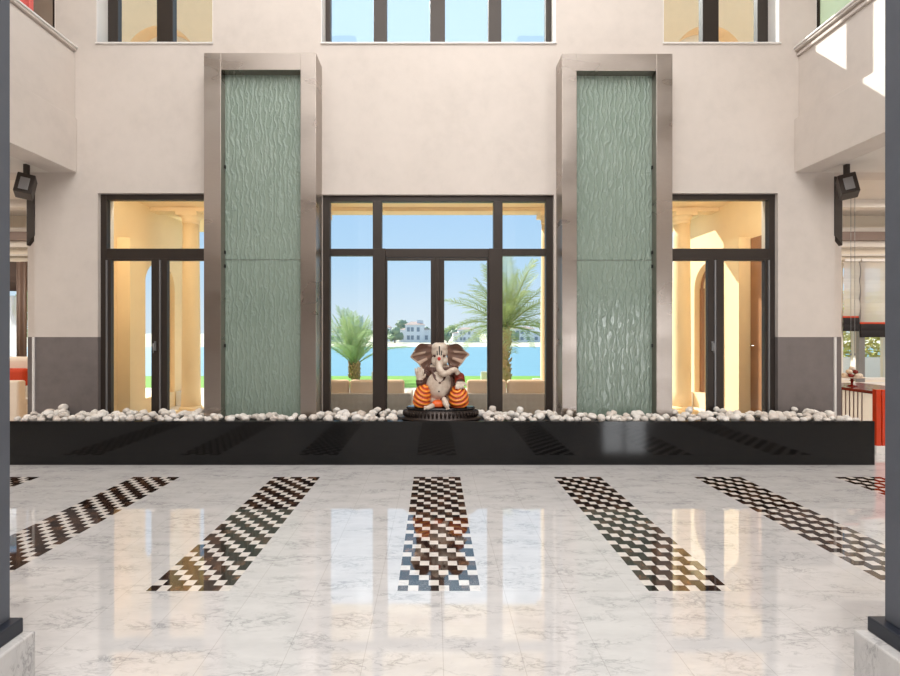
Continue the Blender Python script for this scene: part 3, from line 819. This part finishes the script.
bm = BM(); box(bm, 7.0, 8.2, 8.05, 8.2, .6, .66); struct('trim_11', bm, 'white_paint', 'white sill under the side room windows')
# console
tb = thing('console_table', 'glossy red lacquered table with spindle end panel seen in the right opening', 'table', (5.9, 6.45, 0))
bm = BM(); box(bm, 5.63, 6.4, 6.02, 7.1, .72, .76); obj('tabletop', bm, 'dark_red_lacquer', tb, bevel=.004)
bm = BM(); box(bm, 5.63, 5.66, 6.95, 7.0, 0, .72); box(bm, 5.63, 5.66, 6.16, 6.95, .03, .08); box(bm, 5.63, 5.66, 6.16, 6.95, .3, .34); obj('end_frame', bm, 'dark_red_lacquer', tb, bevel=.003)
for i in range(12):
    bm = BM(); y = 6.22+i*.062; tube(bm, [(5.645, y, .08), (5.645, y, .72)], .007, 8); obj('spindle', bm, 'taupe_wood', tb)
tb2 = None
bm = BM(); box(bm, 5.52, 5.62, 5.84, 6.01, .1, .8); o1 = BM()
sc = thing('red_cabinet', 'tall orange red lacquered panel on white foot beside the planter end', 'cabinet', (5.6, 5.9, 0))
bm.free(); bm = BM()
box(bm, 5.5, 5.56, 5.86, 5.92, .1, .8); box(bm, 5.575, 5.66, 5.86, 5.92, .1, .8); box(bm, 5.56, 5.575, 5.875, 5.9, .1, .79)
obj('panel', bm, 'red_lacquer', sc, bevel=.006); o1.free()
bm = BM(); box(bm, 5.49, 5.67, 5.85, 5.93, 0, .1); obj('foot', bm, 'white_paint', sc, bevel=.004)
# cake stand with sweets
ck = thing('cake_stand', 'dark red cake stand on the red table', 'cake stand', (5.85, 6.6, .76))
bm = BM(); lathe(bm, [(.06, .76), (.055, .77), (.015, .785), (.015, .83), (.03, .84), (.015, .85), (.02, .87)], 5.85, 6.6, 24); obj('stem', bm, 'dark_red_lacquer', ck)
bm = BM(); lathe(bm, [(.02, .87), (.13, .88), (.14, .895), (.135, .895), (.12, .885)], 5.85, 6.6, 32); obj('plate', bm, 'cream_fabric', ck)
k = 0
for ring_r, nb, z in ((.085, 7, .915), (.042, 4, .965), (0, 1, 1.01)):
    for i in range(nb):
        a = 2*PI*i/nb + .3; bm = BM(); mi = 'dark_red_lacquer' if k % 3 == 1 else 'cream_fabric'
        c = (5.85+ring_r*math.cos(a), 6.6+ring_r*math.sin(a), z)
        ellipsoid(bm, c, (.032, .032, .03), u=14, v=10); o = obj('sweet', bm, mi)
        col_ = 'dark red' if 'red' in mi else 'cream'
        tag(centre(o, (c[0], c[1], z-.03)), col_ + ' round sweet piled on the cake stand', 'sweet', col_ + ' sweets on the cake stand'); k += 1

# ------------------------------------------------------------------ left side room
ar = thing('armchair', 'cream armchair seen through the left opening', 'armchair', (-6.9, 7.2, 0))
bm = BM(); box(bm, -7.5, -6.15, 6.95, 7.1, .12, .8); obj('backrest', bm, 'cream_fabric', ar, bevel=.03, seg=3)
bm = BM(); box(bm, -7.5, -6.15, 7.1, 7.75, .12, .45); obj('seat', bm, 'cream_fabric', ar, bevel=.03, seg=3)
for x, y in ((-7.4, 7.0), (-6.25, 7.0), (-7.4, 7.65), (-6.25, 7.65)):
    bm = BM(); box(bm, x-.03, x+.03, y-.03, y+.03, 0, .12); obj('leg', bm, 'black_rubber', ar)
bm = BM(); box(bm, -7.45, -6.2, 7.11, 7.25, .7, .97); o = obj('cushion', bm, 'red_fabric', bevel=.05, seg=4); tag(centre(o, (-6.8, 7.18, .7)), 'rust red cushion along the back of the cream armchair', 'cushion')
bm = BM(); box(bm, -7.45, -6.2, 7.26, 7.42, .75, 1.14); o = obj('cushion', bm, 'cream_fabric', bevel=.06, seg=4); tag(centre(o, (-6.8, 7.34, .75)), 'cream cushion showing above the rust red one', 'cushion')
def drape(x0, x1, y, z0, z1, waves, amp, mat, name, lab, cat):
    bm = BM(); n = waves*10; a, b = [], []
    for i in range(n+1):
        x = x0+(x1-x0)*i/n; yy_ = y+amp*math.sin(i/10*2*PI)
        a.append([bm.verts.new((x, yy_, z)) for z in (z0, z1)]); b.append([bm.verts.new((x, yy_+.008, z)) for z in (z0, z1)])
    for i in range(n):
        for g, r in ((a, 0), (b, 1)):
            f = bm.faces.new((g[i][0], g[i+1][0], g[i+1][1], g[i][1])); f.smooth = True
        bm.faces.new((a[i][0], b[i][0], b[i+1][0], a[i+1][0])); bm.faces.new((a[i][1], a[i+1][1], b[i+1][1], b[i][1]))
    for i in (0, n): bm.faces.new((a[i][0], a[i][1], b[i][1], b[i][0]))
    o = obj(name, bm, mat); tag(centre(o, ((x0+x1)/2, y, z0)), lab, cat); return o
drape(-7.9, -7.02, 8.08, .5, 2.15, 9, .02, 'voile_white', 'curtain', 'white sheer curtain behind the cream armchair', 'curtain')
drape(-8.3, -6.8, 8.0, 2.22, 2.72, 4, .015, 'brown_fabric', 'valance', 'dark brown valance above the white curtain in the left room', 'valance')
drape(-7.03, -6.86, 7.92, .9, 2.7, 2, .02, 'taupe_wood', 'curtain', 'brown patterned curtain beside the left room window', 'curtain')
drape(-5.5, -5.03, 5.9, 4.3, 7.2, 4, .03, 'salmon_fabric', 'curtain', 'salmon red curtain on the left upper gallery', 'curtain')

for xa, xb, mt, lb in ((-6.1, -4.84, 'taupe_blind', 'taupe roller blind in the left upper gallery window'), (4.87, 6.1, 'green_blind', 'pale green roller blind in the right upper gallery window')):
    bm = BM(); box(bm, xa, xb, 6.235, 6.24, 4.91, 7.28); box(bm, xa, xb, 6.23, 6.25, 4.9, 4.92)
    tag(centre(obj('roller_blind', bm, mt), ((xa+xb)/2, 6.24, 4.9)), lb, 'blind')
# ------------------------------------------------------------------ loggia outside
bm = BM(); box(bm, -14, 14, 8.4, 13.0, -.2, 0); box(bm, -5.45, 5.45, 6.3, 8.4, -.2, 0)
struct('floor_terrace', bm, 'terrace_stone', 'pale stone terrace outside')
bm = BM(); box(bm, -5.45, 5.45, 6.301, 9.35, 3.87, 4.2); box(bm, -5.45, 5.45, 8.85, 9.15, 3.80, 3.87)
struct('ceiling_loggia', bm, 'sand_paint', 'sand coloured ceiling and lintel of the loggia')
for s_ in (-1, 1):
    bm = BM(); a_, b_ = sorted((s_*4.9, s_*9.2)); box(bm, a_, b_, 9.351, 11.6, 4.0, 4.2)
    struct('floor_wing_' + ('left' if s_ < 0 else 'right'), bm, 'sand_paint', 'sand coloured slab under the upper wing')
for nm, s in (('wall_loggia_left', -1), ('wall_loggia_right', 1)):
    bm = BM()
    a, b = sorted((s*5.35, s*5.40)); box(bm, a, b, 6.301, 8.4, 0, 3.87)
    a, b = sorted((s*5.35, s*5.62)); arch_wall(bm, 'y', 8.4, 10.1, 0, 3.87, a, b, [(9.2, .5, .3, 2.39)])
    a, b = sorted((s*5.13, s*5.35)); box(bm, a, b, 7.94, 8.36, 0, 3.12)
    struct(nm, bm, 'sand_paint', 'sand coloured loggia end wall with arch and pier', recalc=True)
    bm = BM(); a, b = sorted((s*5.16, s*5.34)); box(bm, a, b, 9.72, 10.06, 0, .3)
    o = obj('stone_block', bm, 'white_paint', bevel=.008)
    tag(centre(o, (s*5.25, 9.9, 0)), 'low white block at the foot of the %s loggia wall' % ('left' if s < 0 else 'right'), 'block')
# arched brown casement standing in each loggia arch
for n, s in ((9, -1), (10, 1)):
    w = sthing('window_%d' % n, 'brown arched casement in the %s loggia wall' % ('left' if s < 0 else 'right'), (s*5.5, 9.2, .3))
    bm = BM(); a, b = sorted((s*5.46, s*5.52))
    box(bm, a, b, 9.62, 9.7, .3, 2.42); box(bm, a, b, 9.36, 9.41, .3, 2.8)
    pts = [Vector((s*5.49, 9.2-.47*math.cos(PI*i/20), 2.39+.47*math.sin(PI*i/20))) for i in range(21)]
    tube(bm, pts, .03, 6)
    if s > 0: box(bm, a, b, 8.7, 8.78, .3, 2.42)
    obj('casement', bm, 'wood_brown', w)
# side door on the right loggia wall
dd = sthing('door_4', 'brown timber door on the right loggia wall', (5.33, 7.3, 0))
bm = BM(); box(bm, 5.32, 5.35, 7.0, 7.93, 0, 3.1); obj('door_leaf', bm, 'wood_brown', dd, bevel=.004)
bm = BM(); tube(bm, [(5.32, 7.84, 1.3), (5.27, 7.84, 1.3), (5.27, 7.74, 1.3)], .01); obj('handle', bm, 'polished_steel', dd)
def column(x, lab):
    c = thing('column', lab, 'column', (x, 9.0, 0))
    bm = BM(); lathe(bm, [(.175, .12), (.165, .4), (.16, 1.6), (.145, 3.3), (.142, 3.58)], x, 9.0, 40); obj('shaft', bm, 'sand_paint', c)
    bm = BM(); lathe(bm, [(.142, 3.58), (.155, 3.6), (.155, 3.63), (.145, 3.64), (.18, 3.71), (.2, 3.72)], x, 9.0, 40); box(bm, x-.2, x+.2, 8.8, 9.2, 3.72, 3.798); obj('capital', bm, 'sand_paint', c)
    bm = BM(); box(bm, x-.21, x+.21, 8.79, 9.21, 0, .06); lathe(bm, [(.2, .06), (.21, .085), (.19, .11), (.175, .12)], x, 9.0, 40); obj('column_base', bm, 'sand_paint', c)
column(-4.65, 'round sand coloured column seen through the left doors')
column(-2.2, 'round sand coloured column showing only its capital at the left edge of the centre doors')
column(2.19, 'round sand coloured column at the right edge of the centre doors')
column(4.72, 'round sand coloured column seen through the right doors')
# upper wings with arches
for nm, s, cx in (('wall_wing_left', -1, -6.41), ('wall_wing_right', 1, 6.40)):
    bm = BM(); a0, a1 = sorted((s*4.95, s*9.2))
    arch_wall(bm, 'x', a0, a1, 4.2, 9.8, 11.0, 11.35, [(cx, .84, 4.4, 7.86)])
    box(bm, cx-1.0, cx+1.0, 11.352, 11.45, 4.2, 9.0, 1)
    struct(nm, bm, ['sand_facade', 'cream_paint'], 'sand coloured upper wing with arch outside the high window')
    for x in (s*5.2, s*9.0):
        bm = BM(); box(bm, x-.15, x+.15, 11.05, 11.35, 0, 4.0)
        o = obj('pier', bm, 'sand_facade'); tag(centre(o, (x, 11.2, 0)), 'square sand coloured pier under the %s upper wing, %s' % ('left' if s < 0 else 'right', 'inner' if abs(x) < 6 else 'outer'), 'pier')

# sofas on the terrace
def sofa(x0, x1, cuts, lab, nm2):
    s = thing('outdoor_sofa', lab, 'sofa', ((x0+x1)/2, 8.0, 0))
    bm = BM(); box(bm, x0, x1, 7.62, 7.70, .05, .53); obj('back', bm, 'wicker', s, bevel=.02, seg=3)
    bm = BM(); box(bm, x0, x1, 7.70, 8.4, .05, .33); obj('seat_base', bm, 'wicker', s, bevel=.02, seg=3)
    for x in (x0+.03, x1-.08):
        for y in (7.66, 8.33):
            bm = BM(); box(bm, x, x+.05, y, y+.05, 0, .05); obj('foot', bm, 'bronze_frame', s)
    for x in (x0, x1-.1):
        bm = BM(); box(bm, x, x+.1, 7.70, 8.4, .33, .5); obj('armrest', bm, 'wicker', s, bevel=.02, seg=3)
    for i, (a, b) in enumerate(zip(cuts, cuts[1:])):
        bm = BM(); box(bm, a+.008, b-.008, 7.71, 7.86, .40, .735); o = obj('cushion', bm, 'cushion_tan', bevel=.045, seg=4)
        tag(centre(o, ((a+b)/2, 7.78, .40)), 'tan back cushion on the %s outdoor sofa, %s' % (nm2, ['left one', 'middle one', 'right one'][i if len(cuts) == 4 else i*2]), 'cushion')
sofa(-1.99, -.38, [-1.88, -1.40, -.49], 'wicker outdoor sofa with tan cushions left of the statue', 'left')
sofa(.42, 1.95, [.53, 1.19, 1.84], 'wicker outdoor sofa with tan cushions right of the statue', 'right')

# lawn, sea, far shore
bm = BM(); box(bm, -60, 60, 13.0, 17.2, -.6, -.05); o = struct('ground_lawn', bm, 'lawn_green', 'green lawn strip beyond the terrace')
bm = BM(); box(bm, -60, 60, 17.2, 17.6, -3, -.3); struct('ground_seawall', bm, 'terrace_stone', 'low stone sea wall')
bm = BM(); vs = [bm.verts.new(p) for p in ((-900, 17, -2), (900, 17, -2), (900, 124, -2), (-900, 124, -2))]; bm.faces.new(vs)
struct('ground_sea', bm, 'sea_water', 'turquoise sea between the lawn and far shore')
bm = BM()
prof = [(121, -2.2), (135, -1.65), (158, -1.45), (200, -1.35), (5000, -1.2)]
L = [(bm.verts.new((-3000 if y > 200 else -900, y, z)), bm.verts.new((3000 if y > 200 else 900, y, z))) for y, z in prof]
for a, b in zip(L, L[1:]): bm.faces.new((a[0], a[1], b[1], b[0]))
struct('ground_shore', bm, 'beach_sand', 'sandy far shore')
for i, (x, y, h, w_) in enumerate((( -1.95, 15.2, .32, .14), (1.6, 15.0, .34, .24), (3.28, 15.0, .12, .3))):
    bm = BM(); box(bm, x-w_/2, x+w_/2, y-.12, y+.12, -.05, -.05+h); o = obj('garden_post', bm, 'white_paint', bevel=.02)
    tag(centre(o, (x, y, -.05)), ['white garden post on the lawn near the small palm', 'white garden post on the lawn right of the statue', 'low white garden block at the foot of the large palm'][i], 'garden post')

# villas on the far shore
def villa(cx, Y, w_, h, lab, tower=True):
    z0 = -1.45; v = thing('villa', lab, 'house', (cx, Y, z0))
    bm = BM(); box(bm, cx-w_/2, cx+w_/2, Y, Y+8, z0, z0+h*.6); box(bm, cx-w_*.3, cx+w_*.28, Y-1.2, Y+7, z0, z0+h*.82); obj('walls', bm, 'villa_white', v)
    bm = BM()
    def hip(x0, x1, y0, y1, z, hh):
        a = [bm.verts.new(p) for p in ((x0, y0, z), (x1, y0, z), (x1, y1, z), (x0, y1, z))]
        m_ = (y0+y1)/2; t0, t1 = bm.verts.new((x0+(x1-x0)*.3, m_, z+hh)), bm.verts.new((x1-(x1-x0)*.3, m_, z+hh))
        bm.faces.new((a[0], a[1], t1, t0)); bm.faces.new((a[2], a[3], t0, t1)); bm.faces.new((a[1], a[2], t1)); bm.faces.new((a[3], a[0], t0)); bm.faces.new(list(reversed(a)))
    hip(cx-w_*.33, cx+w_*.31, Y-1.5, Y+7.3, z0+h*.82, h*.16); hip(cx-w_*.53, cx+w_*.53, Y-.3, Y+8.3, z0+h*.6, h*.1)
    obj('roof', bm, 'villa_roof', v)
    if tower:
        bm = BM(); box(bm, cx+w_*.05, cx+w_*.25, Y+1, Y+3, z0+h*.8, z0+h*1.05); obj('roof_turret', bm, 'villa_white', v)
    for fx in (-.4, -.2, -.08, .1, .35):
        for fz in (.12, .5):
            if abs(fx) > .3 and fz > .3: continue
            bm = BM(); yy_ = Y-1.25 if abs(fx) < .3 else Y-.05
            box(bm, cx+fx*w_-w_*.045, cx+fx*w_+w_*.045, yy_, yy_+.1, z0+h*fz, z0+h*(fz+.2)); obj('window', bm, 'villa_window_hazed', v)
villa(-6.6, 160, 11, 7.2, 'white villa on the far shore seen left of the statue head')
villa(10.8, 160, 9, 5.2, 'low white villa on the far shore seen right of the statue head', False)
villa(-31, 165, 12, 6, 'white villa on the far shore behind the small palm')
villa(31, 163, 12, 5.6, 'white villa on the far shore behind the large palm', False)
villa(-18.5, 172, 8, 6.4, 'white villa on the far shore between small palm and door frame', False)
def blob_tree(cx, Y, h, lab, wide=1.0):
    z0 = -1.5; t_ = thing('shore_tree', lab, 'tree', (cx, Y, z0), 'trees on the far shore')
    bm = BM(); tube(bm, [(cx, Y, z0), (cx, Y, z0+h*.4)], .2, 8); obj('trunk', bm, 'palm_bark', t_)
    bm = BM()
    for i in range(9):
        c = Vector((cx+R.uniform(-.35, .35)*h*wide, Y+R.uniform(-.3, .3)*h, z0+h*R.uniform(.35, .8)))
        vs = ellipsoid(bm, c, (h*.26*wide, h*.26, h*.22), u=14, v=10)
        for v in vs: v.co += (v.co-c)*noise.noise(v.co*1.5)*.5
    obj('crown', bm, 'shore_leaf_hazed', t_)
for (x, y, h, wd) in ((-17, 155, 4.8, 1), (-12.6, 150, 5.2, .85), (-11.5, 192, 8.4, 1), (4.2, 154, 4.8, .9), (1.5, 172, 4.6, 1.4), (19.2, 156, 5, 1), (25, 154, 4.6, 1), (-23.5, 156, 5, 1), (-38.5, 158, 5.5, 1), (43, 166, 5.5, 1), (8, 178, 6, 1.2), (-2, 180, 6, 1)):
    blob_tree(x, y, h, 'rounded green tree among the villas on the far shore', wd)
for i, px in enumerate((352, 361.5)):
    x = (px-434.5)*2600/471; bm = BM(); w_ = 17
    box(bm, x-w_/2, x+w_/2, 2600, 2620, -2, 78-i*2); box(bm, x-w_/3, x+w_/3, 2600, 2620, 78-i*2, 98-i*3)
    o = obj('skyscraper', bm, 'tower_hazed'); tag(centre(o, (x, 2610, -2)), 'pale distant skyscraper over the small palm, %s of the two' % ('left' if i == 0 else 'right'), 'skyscraper')

# palms
def frond_mesh(L_, nleaf, leaf, droop, mat, seed):
    r_ = random.Random(seed); bm = BM()
    pts = []
    for i in range(15):
        s = i/14; pts.append(Vector((L_*(s-.12*droop*s*s), 0, L_*(.18*s - droop*s*s*.62))))
    tube(bm, pts, [.022*(1-.85*i/14) for i in range(15)], 6)
    for i in range(nleaf):
        s = .14 + .86*i/(nleaf-1); k = min(13, int(s*14)); q = pts[k].lerp(pts[k+1], s*14-k)
        d = (pts[k+1]-pts[k]).normalized(); ln = leaf*math.sin(PI*(.12+.80*s))**.7*r_.uniform(.85, 1.1)
        for side in (-1, 1):
            dirv = (d*.75 + Vector((0, side*.9, r_.uniform(.05, .4)))).normalized()
            up = d.cross(dirv).normalized(); w_ = .015
            tip = q + dirv*ln + Vector((0, 0, -ln*.25)); mid_ = q + dirv*ln*.5
            a = bm.verts.new(q - d*w_*.6); b = bm.verts.new(q + d*w_*.6); c = bm.verts.new(mid_ + d*w_); e = bm.verts.new(mid_ - d*w_); f_ = bm.verts.new(tip)
            bm.faces.new((a, b, c, e)); bm.faces.new((e, c, f_))
    me = bpy.data.meshes.new('frond'); bm.to_mesh(me); bm.free(); me.materials.append(M[mat]); return me
def palm(x, y, z, th, tr, n, L_, mat, lab, seed, elev=(-.15, 1.35), az=None, nleaf=34):
    r_ = random.Random(seed); p = thing('palm_tree', lab, 'palm tree', (x, y, z))
    bm = BM(); pts = [(x+.04*math.sin(i), y, z+th*i/10) for i in range(11)]
    tube(bm, pts, [tr*(1.15 if i % 2 else .95) for i in range(11)], 14); 
    for i in range(40):
        a = i*2.4; zz = z+th*(.1+.9*i/40); c = Vector((x+tr*math.cos(a), y+tr*math.sin(a), zz))
        tube(bm, [c, c+Vector((math.cos(a)*.07, math.sin(a)*.07, .12))], [.045, .02], 6)
    obj('trunk', bm, 'palm_bark', p)
    ms = [frond_mesh(L_, nleaf, L_*.23, dr, mat, seed+k) for k, dr in enumerate((.25, .55, .85))]
    for i in range(n):
        e = elev[0] + (elev[1]-elev[0])*((i+.5)/n)**.9
        a = i*2.39996 + r_.uniform(-.2, .2)
        me = ms[0] if e > .95 else (ms[1] if e > .4 else ms[2])
        o = bpy.data.objects.new('frond', me); COL.objects.link(o); o.parent = p
        o.location = (.05*math.cos(a), .05*math.sin(a), th-.02)
        o.rotation_euler = (r_.uniform(-.3, .3), -e, a); s = r_.uniform(.85, 1.08); o.scale = (s, s, s)
palm(2.2, 14.6, -.05, 1.75, .13, 40, 2.1, 'palm_leaf', 'large palm tree on the lawn behind the right side of centre doors', 3)
palm(-2.62, 15.4, -.05, .55, .13, 26, 1.85, 'palm_leaf_silver', 'small bushy palm on the lawn seen through left side light', 11, elev=(.45, 1.45))
# garden trees outside the side rooms
def garden_tree(x, y, h, lab):
    t_ = thing('garden_tree', lab, 'tree', (x, y, -.05))
    bm = BM(); tube(bm, [(x, y, -.05), (x+.1, y, h*.5)], .09, 8); obj('trunk', bm, 'palm_bark', t_)
    bm = BM(); r_ = random.Random(int(abs(x)*10))
    for i in range(2600):
        v = Vector((r_.gauss(0, 1), r_.gauss(0, 1), r_.gauss(0, 1))).normalized()*r_.uniform(.55, 1)
        c = Vector((x, y, h*.68)) + Vector((v.x*h*.32, v.y*h*.32, v.z*h*.34))
        a = Vector((r_.gauss(0, 1), r_.gauss(0, 1), r_.gauss(0, 1))).normalized(); b = a.orthogonal().normalized(); w_ = .07
        bm.faces.new([bm.verts.new(q) for q in (c-a*w_, c+b*w_*.5, c+a*w_, c-b*w_*.5)])
    obj('crown', bm, 'tree_leaf', t_)
garden_tree(13.6, 11.0, 2.6, 'leafy garden tree outside the right side room windows')
garden_tree(-11.2, 14.0, 3.2, 'leafy garden tree seen through the left loggia arch')

bm = BM(); box(bm, 9.2, 15, 12.8, 12.95, 0, .85); tag(centre(obj('garden_wall', bm, 'white_paint'), (12, 12.87, 0)), 'low white garden wall outside the right side room', 'wall')
bm = BM(); r_ = random.Random(5)
for i in range(9000):
    c = Vector((r_.uniform(9.2, 15), 13.1 + r_.random()**2*.5, r_.uniform(0, 2.5 + .2*math.sin(i))))
    a = Vector((r_.gauss(0, 1), r_.gauss(0, 1), r_.gauss(0, 1))).normalized(); b = a.orthogonal().normalized()
    bm.faces.new([bm.verts.new(q) for q in (c-a*.08, c+b*.04, c+a*.08, c-b*.04)])
tag(centre(obj('hedge', bm, 'hedge_leaf'), (12, 13.2, 0)), 'tall yellow green hedge behind the low white garden wall', 'hedge')
# ------------------------------------------------------------------ light
w = bpy.data.worlds.new('world'); scene.world = w; w.use_nodes = True; nt = w.node_tree; nt.nodes.clear()
tc = nt.nodes.new('ShaderNodeTexCoord'); sx = nt.nodes.new('ShaderNodeSeparateXYZ'); nt.links.new(tc.outputs['Generated'], sx.inputs[0])
rp = nt.nodes.new('ShaderNodeValToRGB'); nt.links.new(sx.outputs[2], rp.inputs[0])
el = rp.color_ramp.elements
sky = ((0, (214, 224, 234)), (.05, (206, 221, 236)), (.14, (184, 212, 238)), (.26, (170, 204, 238)), (.5, (190, 220, 246)), (1.0, (176, 210, 244)))
while len(el) < len(sky): el.new(.5)
for i_, (p_, c_) in enumerate(sky):
    el[i_].position = p_
for i_, (p_, c_) in enumerate(sky):
    el[i_].color = (*[v/1.17 for v in lin(*c_)], 1)
bg = nt.nodes.new('ShaderNodeBackground'); nt.links.new(rp.outputs[0], bg.inputs[0]); bg.inputs[1].default_value = 1.35
wo = nt.nodes.new('ShaderNodeOutputWorld'); nt.links.new(bg.outputs[0], wo.inputs[0])

def light(name, typ, loc, rot, energy, color=(1,1,1), **kw):
    l = bpy.data.lights.new(name, typ); l.energy = energy; l.color = color
    for k_, v in kw.items(): setattr(l, k_, v)
    o = bpy.data.objects.new(name, l); COL.objects.link(o); o.location = loc; o.rotation_euler = rot; return o
sun = light('sun', 'SUN', (0, 0, 20), (0, 0, 0), 7, (1, .95, .87), angle=.009)
sun.rotation_euler = Vector((.92, -1.0, -1.09)).to_track_quat('-Z', 'Y').to_euler()
d = sthing('door_5', 'rear glazed doorway letting daylight into the right gallery', (5.6, -5.2, 0))
bm = BM(); frame_rect(bm, 5.6, 7.2, .02, 2.6, -5.2, -5.12, .08, .08, .08, .08); box(bm, 6.37, 6.43, -5.2, -5.12, .1, 2.62); obj('door_frame', bm, 'bronze_frame', d)
light('rear_doorway_daylight', 'AREA', (6.4, -5.35, 1.36), (math.radians(90), 0, 0), 125, (1, 1, 1), shape='RECTANGLE', size=1.6, size_y=2.5)
# unseen fill lamps added for the hall, side rooms and loggia
light('hall_overhead_fill', 'AREA', (0, 1.2, 8.15), (0, 0, 0), 500, (1, .985, .965), shape='RECTANGLE', size=7, size_y=7)  # added fill lamp below the closed ceiling, no roof opening
light('hall_rear_fill', 'AREA', (0, -2.6, 7.6), (math.radians(48), 0, 0), 340, (1, .985, .965), shape='RECTANGLE', size=7, size_y=2.5)  # unseen tilted lamp added to brighten the front wall
for s in (-1, 1):
    light('side_room_fill', 'AREA', (s*8, 5.5, 3.5), (0, 0, 0), 110, (1, .9, .8), shape='RECTANGLE', size=3, size_y=3)  # invented lamp that lifts the side room brightness
    light('loggia_fill', 'AREA', (s*3.9, 6.42, 3.8), (math.radians(35), 0, 0), 48, (1, .88, .7), shape='RECTANGLE', size=2.2, size_y=.15)  # added warm lamp, kept out of view, brightens the loggia

for o in THINGS:
    if '_o' in o: del o['_o']
vs_ = scene.view_settings
vs_.view_transform = 'Standard'; vs_.look = 'None'; vs_.gamma = 1; vs_.use_curve_mapping = False; vs_.exposure = 0.13
scene.display_settings.display_device = 'sRGB'
scene.cycles.use_denoising = True
scene.cycles.max_bounces = 10; scene.cycles.transparent_max_bounces = 16
scene.cycles.sample_clamp_indirect = 8
